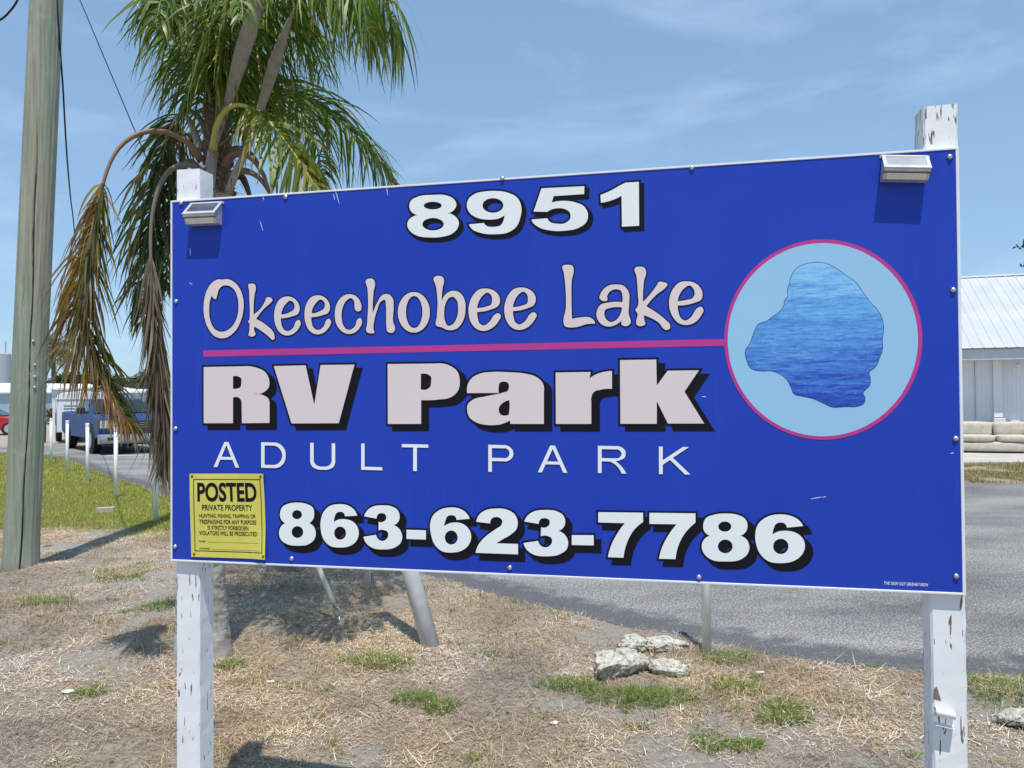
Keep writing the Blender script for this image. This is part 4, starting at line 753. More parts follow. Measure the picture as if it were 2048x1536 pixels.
def lettering(nm, g, mat, outline, shadow, lab):
    if shadow:
        o = print_mesh('lettering_shadow', g, -0.0007, M['black_ink'], panel, outline, *shadow); o['label'] = 'black drop shadow of the '+lab
    if outline:
        o = print_mesh('lettering_outline', g, -0.0014, M['black_ink'], panel, outline); o['label'] = 'black outline of the '+lab
    for ch in g: print_mesh('letter' if nm not in ('number_lettering', 'phone_lettering') else 'digit', [ch], -0.0022, mat, panel)
lettering('number_lettering', NUMBER, M['white_ink'], 0.0058, (0.0095, -0.0098), 'white street number at the top of the board')
lettering('script_lettering', LAKE, M['pink_ink'], 0.0034, None, 'pale pink rounded script lettering')
lettering('block_lettering', PARK, M['pink_ink'], 0.0062, (0.0195, -0.0165), 'heavy pale pink block lettering with black drop shadow')
lettering('thin_lettering', ADULT, M['white_ink'], 0, None, 'thin white spaced capitals')
lettering('phone_lettering', PHONE, M['white_ink'], 0.0056, (0.0165, -0.0175), 'white telephone number with black drop shadow')
ln = MB()
p0, p1, p2, p3 = [(-1.0957,1.7632),(0.5966,1.7636),(0.5964,1.7441),(-1.0957,1.7422)]
ln.add([(p0[0], -0.0006, p0[1]), (p1[0], -0.0006, p1[1]), (p2[0], -0.0006, p2[1]), (p3[0], -0.0006, p3[1])], [(0, 3, 2, 1)])
ln.build('magenta_rule', M['magenta'], panel)
print_mesh('emblem_ring', RING, -0.0010, M['magenta'], panel)
print_mesh('emblem_disc', DISC, -0.0014, M['pale_blue'], panel)
print_mesh('lake_outline', LAKESHAPE, -0.0018, simple('navy vinyl ink', (0.012, 0.03, 0.14), 0.45, 0.05, 3), panel, 0.0016)
print_mesh('lake_shape', LAKESHAPE, -0.0022, M['lakeprint'], panel)
# small text from the built-in font, fitted to a box in the plane
def text_mesh(body, bold=0.0, shear=0.0, spacing=1.0):
    cu = bpy.data.curves.new('text', 'FONT'); cu.body = body; cu.size = 1; cu.offset = bold; cu.shear = shear; cu.space_character = spacing
    cu.resolution_u = 4
    ob = bpy.data.objects.new('text', cu); COL.objects.link(ob)
    dg = bpy.context.evaluated_depsgraph_get(); dg.update()
    me = bpy.data.meshes.new_from_object(ob.evaluated_get(dg))
    bpy.data.objects.remove(ob); bpy.data.curves.remove(cu)
    V = np.array([v.co[:2] for v in me.vertices]); F = [tuple(p.vertices) for p in me.polygons]
    bpy.data.meshes.remove(me)
    V = (V-V.min(0))/(V.max(0)-V.min(0)+1e-9)
    return V, F
def text_fit(mb, body, x0, x1, z0, z1, yfun, **kw):
    V, F = text_mesh(body, **kw)
    vs = []
    for a, b in V:
        x = x0+(x1-x0)*a; z = z0+(z1-z0)*b; vs.append((x, yfun(x, z), z))
    mb.add(vs, F)
mb = MB()
a_, b_ = (1.0144,1.0717), (1.1263,1.0842)
text_fit(mb, 'THE SIGN GUY (863)467-SIGN', a_[0], b_[0], a_[1], b_[1]-0.0012, lambda x, z: -0.0006, bold=0.01, shear=0.25)
mb.build('maker_lettering', M['white_ink'], panel)
SCREWS = [(-1.1789,2.265),(-0.7916,2.2616),(-0.0614,2.2739),(0.5087,2.2668),(1.1968,2.2492),(-1.1981,1.9313),(-1.2001,1.5015),(-1.202,1.1041),(-0.7733,1.0797),(-0.0461,1.0793),(0.5162,1.0741),(1.1964,1.1055),(1.2006,1.4787),(1.2003,1.8839)]
sb = MB()
sb.tube([(0, 0.001, 0), (0, -0.0035, 0), (0, -0.006, 0), (0, -0.0075, 0)], [0.0078, 0.0074, 0.0055, 0.002], 12)
sm_ = sb.mesh('screw', True); sm_.materials.append(M['screw'])
for p in SCREWS:
    o = link('screw', sm_, None, panel); o.location = (p[0], 0, p[1])
# bird lime and scratches on the vinyl
st = MB()
for (x0, y0, x1, y1, w) in ((523,385,528,401,1.2),(548,470,552,488,.5),(520,442,526,462,1.1),(602,376,606,388,1.1),(668,374,679,408,1.1),(690,378,693,384,1.),(772,371,776,391,1.2),(666,388,670,400,.8),(381,497,381.5,511,.8),(380,566,385,569,1.6),(745,372,748,374,1.),(1622,998,1645,994,1.1),(1646,995,1652,993,.8),(1902,907,1910,907,.8),(1404,792,1412,794,.9),(1648,853,1650,846,.7)):
    pass
for q in [(-0.8802,2.282),(-0.8711,2.2549),(-0.8859,2.1877),(-0.875,2.154),(-0.7379,2.2878),(-0.7309,2.2677),(-0.6216,2.2836),(-0.6027,2.2272),(-0.5834,2.2747),(-0.5782,2.2646),(-0.4429,2.2769),(-0.4363,2.2445),(-0.6252,2.2611),(-0.6183,2.2412),(-1.1465,2.1089),(-1.1446,2.0851),(-1.1485,1.9922),(-1.1371,1.9867),(0.8263,1.3065),(0.857,1.3127),(0.8583,1.3113),(0.8663,1.3143),(1.1876,1.4378),(1.1963,1.4392),(0.5301,1.5977),(0.5414,1.5962),(-1.0334,2.2462),(-1.0259,2.2508)]: st.c.append(q)
L_ = st.c; st.c = []
for i in range(0, len(L_), 2):
    (xa, za), (xb, zb) = L_[i], L_[i+1]
    d = Vector((xb-xa, zb-za)).normalized()*0.0011; nrm = Vector((-d.y, d.x))
    mx, mz = (xa+xb)/2+nrm.x*0.6, (za+zb)/2+nrm.y*0.6
    st.add([(xa-nrm.x*.5, -0.0007, za-nrm.y*.5), (xa+nrm.x*.5, -0.0007, za+nrm.y*.5), (mx+nrm.x, -0.0007, mz+nrm.y), (mx-nrm.x, -0.0007, mz-nrm.y), (xb+nrm.x*.4, -0.0007, zb+nrm.y*.4), (xb-nrm.x*.4, -0.0007, zb-nrm.y*.4)], [(0, 1, 2, 3), (3, 2, 4, 5)])
o = st.build('droppings', M['trim'], panel); o['kind'] = 'stuff'
# posts
def wood_post(cx, cy, half, rot, z1, top_slope, seed):
    rg = np.random.default_rng(seed); ch = 0.006
    prof = [(half, half-ch), (half-ch, half), (-half+ch, half), (-half, half-ch), (-half, -half+ch), (-half+ch, -half), (half-ch, -half), (half, -half+ch)]
    mb = MB(); nz = 60; n = len(prof); vs = []; fs = []
    for k in range(nz+1):
        z = -0.12+(z1+0.12)*k/nz
        for (a, b) in prof:
            x = a*math.cos(rot)-b*math.sin(rot); y = a*math.sin(rot)+b*math.cos(rot)
            j = rg.normal(0, 0.0006, 2)
            zz = z + (top_slope*x if k == nz else 0) - (0.0 if k < nz else rg.uniform(0, 0.004))
            vs.append((cx+x+j[0], cy+y+j[1], zz))
    for k in range(nz):
        for j in range(n): fs.append((k*n+j, k*n+(j+1) % n, (k+1)*n+(j+1) % n, (k+1)*n+j))
    fs.append(tuple(range(nz*n, nz*n+n)))
    return mb.add(vs, fs)
o = wood_post((-1.1247,0.5906)[0]-0.0435, 0.0605, 0.0445, R(0), 2.386, -0.03, 3).build('post', M['post'], sign)
o['label'] = 'left post with small dark paint chips'
pr = wood_post(1.1805, 0.0605, 0.0445, R(0), 2.402, 0.03, 4).build('post', M['post'], sign)
pr['label'] = 'right post with heavily flaking paint'
# curled paint strip on the right post
cu_p = MB()
pc = (1.1582,0.732); zt = pc[1]
for k in range(2): pass
prof = [(0.0155, zt-0.012)] + [(0.006-0.012*math.sin(t)-0.004, zt+0.004-0.012*math.cos(t)) for t in np.linspace(0.1, 4.9, 14)]
prof2 = [(0.0155, zt-0.030), (0.004, zt-0.034), (-0.006, zt-0.033), (-0.012, zt-0.030)]
for pf in (prof, prof2):
    vs = []; n = len(pf)
    for (yy, zz) in pf: vs += [(pc[0]-0.018, yy, zz), (pc[0]+0.030, yy, zz-0.008)]
    cu_p.add(vs, [(2*i, 2*i+1, 2*i+3, 2*i+2) for i in range(n-1)])
me = cu_p.mesh('paint_curl', True); o = link('paint_curl', me, M['trim'], pr)
bare = MB(); q = [(1.1409,0.7909),(1.1485,0.7983),(1.1591,0.7598),(1.1393,0.7637)]
bare.add([(p[0], 0.0152, p[1]) for p in q], [(0, 1, 2, 3)])
bare.build('bare_wood', simple('bare weathered wood', (0.20, 0.14, 0.11), 0.9, 0.2, 40), pr)

# ------------------------------------------------------------------ solar lamps on the board
def solar_lamp(label, xc, w, z_top, z_nose, z_bot, tilt, cell):
    root = link('solar_lamp', None); root.location = (0.0349823, 2.4437898, 0)
    base = Matrix.Rotation(SYAW, 4, 'Z')
    root.matrix_world = Matrix.Translation((0.0349823, 2.4437898, 0)) @ base @ Matrix.Translation((xc, 0, z_bot)) @ Matrix.Rotation(R(tilt), 4, 'Y')
    tag(root, label, 'lamp', 'solar lamps on the sign')
    h1, hn = z_top-z_bot, z_nose-z_bot; P_ = 0.049
    pr_ = [(-0.001, h1), (-P_, hn+0.004), (-P_, hn-0.004), (-P_+0.006, hn-0.006), (-0.033, 0.0), (-0.001, 0.0)]
    MB().prism(pr_, 'x', -w/2+0.002, w/2-0.002).build('housing', M['housing'], root, bevel=0.0012)
    # frame plate over the slanted top, proud of the housing
    d = Vector((0, -P_-0.001+0.003, hn+0.004-h1)); L = d.length; u = d.normalized(); nn = Vector((0, u.z, -u.y)) * (-1)
    if nn.z < 0: nn = -nn
    def quad(a0, a1, x0, x1, off, th):
        o_ = Vector((0, -0.001, h1))
        vs = []
        for t in (off, off+th):
            for (a, x) in ((a0, x0), (a0, x1), (a1, x1), (a1, x0)):
                p = o_+u*L*a+nn*t; vs.append((x, p.y, p.z))
        return vs
    fcs = [(0, 3, 2, 1), (4, 5, 6, 7), (0, 1, 5, 4), (1, 2, 6, 5), (2, 3, 7, 6), (3, 0, 4, 7)]
    fr = MB()
    for (a0, a1, x0, x1) in ((0.0, 0.13, -w/2, w/2), (0.84, 1.05, -w/2, w/2), (0.1305, 0.8395, -w/2, -w/2+0.010), (0.1305, 0.8395, w/2-0.010, w/2)):
        fr.add(quad(a0, a1, x0, x1, 0.0004, 0.0035), fcs)
    fr.build('frame', M['housing'], root, bevel=0.0006, seg=1)
    MB().add(quad(0.125, 0.845, -w/2+0.0095, w/2-0.0095, 0.0006, 0.0016), fcs).build('solar_cell', cell, root)
    # lens on the underside slope
    a = Vector((0, -P_+0.006, hn-0.006)); b = Vector((0, -0.033, 0.0)); e = (b-a).normalized(); n2 = Vector((0, e.z, -e.y))
    if n2.y > 0: n2 = -n2
    ls = MB(); vs = []
    for t in (0.0002, 0.0022):
        for (s, x) in ((0.12, -w/2+0.010), (0.12, w/2-0.010), (0.90, w/2-0.012), (0.90, -w/2+0.012)):
            p = a.lerp(b, s)+n2*t; vs.append((x, p.y, p.z))
    lens = ls.add(vs, fcs).build('lens', M['lens'], root)
    dots = MB()
    for i in range(16):
        for j in range(4):
            x = -w/2+0.017+(w-0.034)*i/15; p = a.lerp(b, 0.24+0.17*j)+n2*0.0023
            r = 0.0016
            dots.add([(x-r, *(p-e*r)[1:]), (x+r, *(p-e*r)[1:]), (x+r, *(p+e*r)[1:]), (x-r, *(p+e*r)[1:])], [(0, 1, 2, 3)])
    o = dots.build('light_dots', simple('yellowish diode', (0.62, 0.60, 0.50), 0.3, 0.1, 50), lens); o['kind'] = 'stuff'
    seam = MB(); p = a.lerp(b, 0.03)
    seam.box((-w/2+0.001, p.y-0.0012, p.z-0.0022), (w/2-0.001, p.y+0.003, p.z+0.0008))
    seam.build('seam', simple('brown grime', (0.16, 0.11, 0.09), 0.9, 0.2, 30), root)
    for s in (-1, 1):
        MB().box((s*(w/2+0.001)-0.003, -0.003, h1*0.92), (s*(w/2+0.001)+0.003, -0.0005, h1*1.02)).build('fixing_tab', M['housing'], root)
    return root
la, lb, lc = (1.0806,2.2646), (1.064,2.1791), (1.0669,2.2102)
l0, l1 = (1.0159,2.2399), (1.1437,2.2309)
solar_lamp('pale solar lamp with bright panel at the upper right corner of the sign', la[0]-0.004, (l1[0]-l0[0])*0.94, la[1]-0.005, lc[1], lb[1]+0.007, 5.0, simple('solar cell with painted glare', (0.40, 0.41, 0.42), 0.2, 0.06, 40, 0.2))  # cell colour paled to carry the glare off the panel
la, lb, lc = (-1.0897,2.2622), (-1.0696,2.1791), (-1.0575,2.2087)
l0, l1 = (-1.1598,2.2316), (-1.0259,2.2239)
solar_lamp('weathered solar lamp with dark panel at the upper left corner of the sign', la[0]+0.007, (l1[0]-l0[0])*0.90, la[1]-0.003, lc[1], lb[1]+0.003, 0.8, M['solar'])

# ------------------------------------------------------------------ yellow notice
nt_root = thing('posted_notice', 'yellow POSTED private property notice screwed to the lower left of the board', 'notice', (0.0349823, 2.4437898, 0), SYAW)
N0, N1, N2, N3 = [(-1.144,1.3506),(-0.8721,1.3544),(-0.8628,1.0747),(-1.1385,1.0728)]
nw, nh = (N1[0]-N0[0]), (N0[1]-N3[1])
def nmap(a, b):  # a across, b down
    t = (N0[0]+(N1[0]-N0[0])*a, N0[1]+(N1[1]-N0[1])*a); q = (N3[0]+(N2[0]-N3[0])*a, N3[1]+(N2[1]-N3[1])*a)
    x = t[0]+(q[0]-t[0])*b; z = t[1]+(q[1]-t[1])*b
    y = -0.0042-0.0035*math.sin(b*5.2+a*2.0)*(0.3+0.7*a)-0.006*max(0, a-0.8)*max(0, b-0.5)*10-0.0025*math.cos(a*5)
    return (x, min(y, -0.0032), z)
sh_ = MB(); na, nb = 14, 18
for layer in (0, 1):
    vs = [tuple(Vector(nmap(i/na, j/nb))+Vector((0, 0.0009*layer, 0))) for j in range(nb+1) for i in range(na+1)]
    sh_.add(vs, [(j*(na+1)+i, j*(na+1)+i+1, (j+1)*(na+1)+i+1, (j+1)*(na+1)+i) for j in range(nb) for i in range(na)])
link('sheet', sh_.mesh('sheet', True), M['yellow'], nt_root)
def ntext(mb, body, a0, a1, b0, b1, bold=0.02):
    V, F = text_mesh(body, bold)
    vs = []
    for s, t in V:
        p = nmap(a0+(a1-a0)*s, b1+(b0-b1)*t); vs.append((p[0], p[1]-0.0007, p[2]))
    mb.add(vs, F)
tx = MB()
for (body, a0, a1, b0, b1, bo) in (('POSTED', .105, .90, .105, .335, .03), ('PRIVATE PROPERTY', .165, .835, .37, .44, .015),
        ('HUNTING, FISHING, TRAPPING OR', .125, .875, .48, .533, .014), ('TRESPASSING FOR ANY PURPOSE', .125, .88, .549, .60, .014),
        ('IS STRICTLY FORBIDDEN', .23, .775, .62, .668, .014), ('VIOLATORS WILL BE PROSECUTED', .115, .89, .685, .735, .014),
        ('NAME', .112, .20, .80, .82, .01), ('ADDRESS', .112, .255, .886, .906, .01)):
    ntext(tx, body, a0, a1, b0, b1, bo)
o = tx.build('notice_lettering', M['black_ink'], nt_root); 
bd = MB()
def nline(a0, b0, a1, b1, wa, wb, n=14):
    for k in range(n):
        s, t = k/n, (k+1)/n
        A = (a0+(a1-a0)*s, b0+(b1-b0)*s); B = (a0+(a1-a0)*t, b0+(b1-b0)*t)
        q = [nmap(A[0]-wa, A[1]-wb), nmap(A[0]+wa, A[1]+wb), nmap(B[0]+wa, B[1]+wb), nmap(B[0]-wa, B[1]-wb)]
        bd.add([(p[0], p[1]-0.0006, p[2]) for p in q], [(0, 1, 2, 3)])
nline(.055, .068, .955, .068, 0, .004); nline(.055, .925, .955, .925, 0, .004); nline(.055, .064, .055, .929, .005, 0); nline(.955, .064, .955, .929, .005, 0)
nline(.22, .818, .90, .818, 0, .0014); nline(.28, .904, .92, .904, 0, .0014)
bd.build('ruled_border', M['black_ink'], nt_root)
for (a, b) in ((.035, .03), (.965, .035), (.04, .965), (.975, .962)):
    p = nmap(a, b)
    MB().tube([(p[0], 0.0, p[2]), (p[0], p[1]-0.001, p[2]), (p[0], p[1]-0.003, p[2])], [0.0042, 0.0042, 0.002], 8).build('screw', simple('rusty screw', (0.10, 0.06, 0.035), 0.7, 0.3, 60, 0.4), nt_root, smooth=True)

# ------------------------------------------------------------------ utility pole and its wires
pb = Vector((-4.6231,7.5356,0.0)); pb.z = 0
ptop = Vector((-4.3952,7.5356,5.3983)); lean = (ptop-pb)/ptop.z
pole = thing('utility_pole', 'tall greenish treated timber utility pole with a long vertical crack', 'utility pole', pb)
nr, ns = 170, 180; vs = []; fs = []
toc = math.atan2(-pb.y, -pb.x)
zs = np.concatenate([np.linspace(-0.3, 6.2, nr-20), np.linspace(6.4, 9.6, 20)])
for k, z in enumerate(zs):
    r0 = 0.149-0.0016*max(z, 0)+0.016*math.exp(-max(z, 0)/0.12)
    cz = toc + 0.10*math.sin(z*1.1) - 0.07 + 0.035*math.sin(z*5.3)
    dep = 0.055*min(1, max(0, (4.4-z)/0.9))
    for j in range(ns):
        a = 2*PI*j/ns
        da = (a-cz+PI) % (2*PI)-PI
        w = 0.040+0.014*math.sin(z*2.3+1)
        r = r0 - dep*max(0, 1-(abs(da)/w)**3)
        r += 0.0016*math.sin(a*9+z*0.5)+0.0012*math.sin(a*23+1.3*math.sin(z))
        da2 = (a-toc+0.62+0.05*math.sin(z*9)+PI) % (2*PI)-PI
        if 2.35 < z < 2.75: r -= 0.014*max(0, 1-abs(da2)/0.05)
        vs.append((lean.x*z+r*math.cos(a), lean.y*z+r*math.sin(a), z))
for k in range(nr-1):
    for j in range(ns): fs.append((k*ns+j, k*ns+(j+1) % ns, (k+1)*ns+(j+1) % ns, (k+1)*ns+j))
fs.append(tuple(range((nr-1)*ns, nr*ns)))
m_ = MB(); m_.add(vs, fs)
shaft = link('shaft', m_.mesh('shaft', True), M['pole'], pole)
for (px, z) in ((0.28, 1.93), (0.30, 1.82), (0.31, 1.72), (0.12, 2.15)):
    a = toc + px; r = 0.147
    c0 = Vector((lean.x*z+r*math.cos(a), lean.y*z+r*math.sin(a), z)); d = Vector((math.cos(a), math.sin(a), 0))
    MB().tube([c0-d*0.01, c0+d*0.008, c0+d*0.012], [0.012, 0.012, 0.006], 10).build('bolt_head', M['screw'], pole, smooth=True)
# low sandy mound already in the ground sheet; wires:
def wire(name, pts, r, mat, label, cat='wire', group=None):
    root = Vector(pts[0])
    L = smooth_line(pts, 60) if len(pts) > 2 else np.array(pts)
    o = MB().tube([Vector(p)-root for p in L], r, 6).build(name, mat, smooth=True); o.location = root
    tag(o, label, cat, group); return o
GW = (-1.2282,5.737,0.0)
gt = Vector((-4.359,7.52,6.0882))
gr = thing('guy_wire', 'guy wire behind the palm ending in a pale green guard and steel eye', 'guy wire', GW)
top_l = gt-Vector(GW); dn = top_l.normalized()
MB().tube([dn*0.15, top_l], 0.0050, 6).build('strand', M['darkplastic'], gr)
MB().tube([dn*0.14, dn*0.155, dn*1.75, dn*1.80], [0.012, 0.021, 0.021, 0.012], 10).build('guard', M['guard'], gr, smooth=True)
eye = MB(); eye.tube([Vector((0, 0, -0.05)), dn*0.05], 0.009, 8)
side = dn.cross(Vector((0, 1, 0))).normalized(); ring_c = dn*0.085
eye.tube([ring_c+side*0.020*math.cos(t)+dn*0.030*math.sin(t) for t in np.linspace(-PI/2, 1.5*PI-0.05, 18)], 0.0085, 8)
eye.tube([dn*0.115, dn*0.16], 0.013, 8)
eye.build('anchor_eye', M['steel'], gr, smooth=True)
wire('guy_wire', [(-3.6216,7.6,5.5216), (-2.5222,6.8,3.4691), (-1.1151,6.3,0.4662)], 0.0035, M['steel'], 'upper thin pale guy wire vanishing behind the palm crown', 'guy wire')
wire('service_cable', [(-4.2548,7.45,5.7805),(-4.2013,7.4,5.0474),(-4.3318,7.7,4.6992),(-4.7932,8.6,4.3004),(-5.7981,10.5,4.2679),(-7.6503,14.0,4.4079),(-12.96,24.0,4.0026),(-22.0573,41.0,2.5736)], 0.009, M['black'], 'black service cable dropping from the utility pole behind the brown frond', 'cable')
wire('overhead_cable', [(-5.4329,8.0,5.2571), (-5.1314,8.0,5.4325), (-5.031,8.0,5.5232), (-4.9508,8.0,5.6445), (-4.8307,8.0,5.9384)], 0.011, M['black'], 'short length of thick black cable crossing the top left corner of the sky', 'cable')

# ------------------------------------------------------------------ row of white plastic posts
def pipe_post(p, h, r, label, mat, cap=True, tilt=0.0):
    t = thing('white_post', label, 'post', p, 0, 'white plastic posts along the drive')
    mb = MB(); mb.tube([(0, 0, -0.06), (tilt*h*0.5, 0, h*0.5), (tilt*h, 0, h-(0.0 if not cap else 0.045))], r, 14)
    mb.build('pipe', mat, t, smooth=False)
    for f in t.children: f.data.polygons.foreach_set('use_smooth', [len(q.vertices) == 4 for q in f.data.polygons])
    if cap:
        MB().tube([(tilt*h, 0, h-0.055), (tilt*h, 0, h-0.006), (tilt*h, 0, h)], [r*1.16, r*1.16, r*0.8], 14).build('cap', M['pvc'], t)
        d = Vector((-p[0], -p[1], 0)).normalized(); c = Vector((tilt*h, 0, h-0.14))
        MB().tube([c+d*(r*0.8), c+d*(r+0.0012)], 0.0085, 8).build('bolt_hole', M['hole'], t)
    return t
POSTS = [(-4.6882,10.5248),(-6.4392,13.0),(-8.2433,15.5456),(-9.8497,17.7197),(-11.5794,20.1083),(-12.99,22.0322)]
labs = ('white plastic post nearest the sign, half hidden by the grey dead frond',
        'second white plastic post left of the sign, in front of the truck bumper',
        'third white plastic post left of the sign, in front of the truck front wheel',
        'fourth white plastic post left of the sign, in front of the truck rear wheel',
        'fifth white plastic post left of the sign, short of the white trailer',
        'farthest white plastic post, close against the right side of the utility pole')
for i, (p, l) in enumerate(zip(POSTS, labs)):
    pipe_post((p[0], p[1], 0), 1.15, 0.0310, l, M['pvc'], True, (0.0, 0.006, -0.004, 0.004, 0.0, 0.003)[i])
g_ = (1.1963,4.9846,0.0); pipe_post((g_[0], g_[1], 0), 1.15, 0.0290, 'grimy white post rising behind the lower right of the sign beside the rocks', M['dirty_pvc'], True, -0.008)
g_ = (-1.2291,6.7686,0.0); pipe_post((g_[0], g_[1], 0), 1.15, 0.0265, 'white post under the sign edge between the guy guard and the leaning pipe', M['dirty_pvc'], True, 0.0)
# leaning grey pipe
gp = Vector((-0.5335,5.1825,0.0)); gq = Vector((-0.675,5.3,0.4306)); dd = (gq-gp).normalized()
lp = thing('leaning_pipe', 'thick grey steel pipe leaning left out of the dry ground below the sign', 'pipe', gp)
MB().tube([-dd*0.15, dd*1.30], 0.0575, 24).build('pipe', M['greypipe'], lp)
for f in lp.children: f.data.polygons.foreach_set('use_smooth', [len(q.vertices) == 4 for q in f.data.polygons])
MB().tube([dd*1.295, dd*1.33, dd*1.345], [0.061, 0.061, 0.045], 24).build('end_cap', M['greypipe'], lp)

# ------------------------------------------------------------------ rocks, block, timber, litter
def rock(name, label, px, sx, sy, sz, seed, rz=0.0, sink=0.25, cat='rock', mat='rock', sub=5):
    bm = bmesh.new(); bmesh.ops.create_icosphere(bm, subdivisions=sub, radius=1)
    V = np.array([v.co for v in bm.verts])
    rg = np.random.default_rng(seed)
    for _ in range(7):   # knock flats off
        nrm = rg.normal(size=3); nrm /= np.linalg.norm(nrm); d = rg.uniform(0.55, 0.85)
        t = V@nrm; V -= np.maximum(t-d, 0)[:, None]*nrm*0.9
    nn = (fbm(V[:, 0]*3+seed, V[:, 1]*3+V[:, 2]*2.3, 4, seed)-0.5)*0.52 + (fbm(V[:, 0]*10, V[:, 1]*10+V[:, 2]*9, 3, seed+5)-0.5)*0.24 - np.clip(fbm(V[:, 0]*16+3, V[:, 1]*16+V[:, 2]*14, 2, seed+9)-0.55, 0, 1)*0.25
    V = V*(1+nn)[:, None]*np.array([sx, sy, sz])
    for v, q in zip(bm.verts, V): v.co = q
    me = bpy.data.meshes.new(name); bm.to_mesh(me); bm.free()
    me.polygons.foreach_set('use_smooth', [True]*len(me.polygons))
    o = link(name, me, M[mat]); o.location = (px[0], px[1], float(ground_z(np.array([px[0]]), np.array([px[1]]))[0])+sz*(1-2*sink)*0.9)
    o.rotation_euler = (0, 0, rz); tag(o, label, cat, 'limestone rocks' if cat == 'rock' else None)
    return o
rock('limestone_rock', 'largest pitted limestone rock, low and pale, left of the grimy white post', (0.6025,4.6636,0.0), 0.225, 0.16, 0.095, 5, 0.7, 0.30)
rock('limestone_rock', 'small pale limestone rock in front of the grimy white post', (0.876,4.6247,0.0), 0.125, 0.07, 0.058, 8, -0.15, 0.22)
rock('limestone_rock', 'flat limestone slab behind the largest rock, half buried in dry grass', (0.9402,5.0886,0.0), 0.16, 0.10, 0.055, 13, 0.1, 0.2)
rock('limestone_rock', 'knobbly limestone lump tucked behind the largest rock', (0.7545,5.0528,0.0), 0.13, 0.08, 0.07, 17, 0.4, 0.25)
rock('limestone_rock', 'grey rock at the right edge of the picture beyond the right post', (2.4653,3.9134,0.0), 0.12, 0.09, 0.05, 23, 0.3, 0.2)
g_ = (-5.7864,11.3958,0.0)
bl = thing('concrete_block', 'pale concrete block lying on the green lawn', 'block', (g_[0], g_[1], 0.0), R(18))
bb = MB().box((-0.115, -0.055, 0.0), (0.115, 0.055, 0.075)); bb.build('body', M['block'], bl, bevel=0.006)
MB().tube([(-0.1152, 0.0, 0.038), (-0.112, 0.0, 0.038)], 0.014, 10).build('core_hole', M['hole'], bl)
g_ = (-2.119,7.4559,0.0)
o = MB().box((-0.17, -0.045, 0.0), (0.17, 0.045, 0.07)).build('timber_offcut', M['timber'], bevel=0.005)
o.location = (g_[0], g_[1]+0.02, 0.0); o.rotation_euler = (0, 0, R(-6)); tag(o, 'grey timber offcut lying on the dry ground just below the sign edge', 'timber')
def litter(px, rx, ry, rz, label):
    g = px; mb = MB(); n = 14
    ring = [(rx*math.cos(2*PI*i/n)*(1+0.12*math.sin(3*i)), ry*math.sin(2*PI*i/n)*(1+0.1*math.cos(5*i))) for i in range(n)]
    vs = [(a, b, 0.006+0.003*math.sin(i)) for i, (a, b) in enumerate(ring)]+[(a*0.55, b*0.55, 0.002) for a, b in ring]+[(0, 0, 0.001)]
    fs = [(i, (i+1) % n, n+(i+1) % n, n+i) for i in range(n)]+[(n+i, n+(i+1) % n, 2*n) for i in range(n)]
    o = mb.add(vs, fs).build('litter', M['paper']); o.location = (g[0], g[1], float(ground_z(np.array([g[0]]), np.array([g[1]]))[0])+0.008); o.rotation_euler = (0.12, 0.05, rz)
    tag(o, label, 'litter')
litter((-2.4074,4.3404,0.0), 0.032, 0.020, 0.2, 'round white scrap on the dry ground at lower left')
litter((-1.3572,4.4768,0.0), 0.026, 0.010, 0.1, 'small white scrap between the left post and the palm shade')
litter((1.4042,4.6141,0.0), 0.030, 0.009, 0.05, 'pale scrap on the sand right of the small limestone rock')
litter((0.1923,3.9104,0.0), 0.022, 0.014, 0.6, 'tan scrap near the bottom middle of the dry ground')

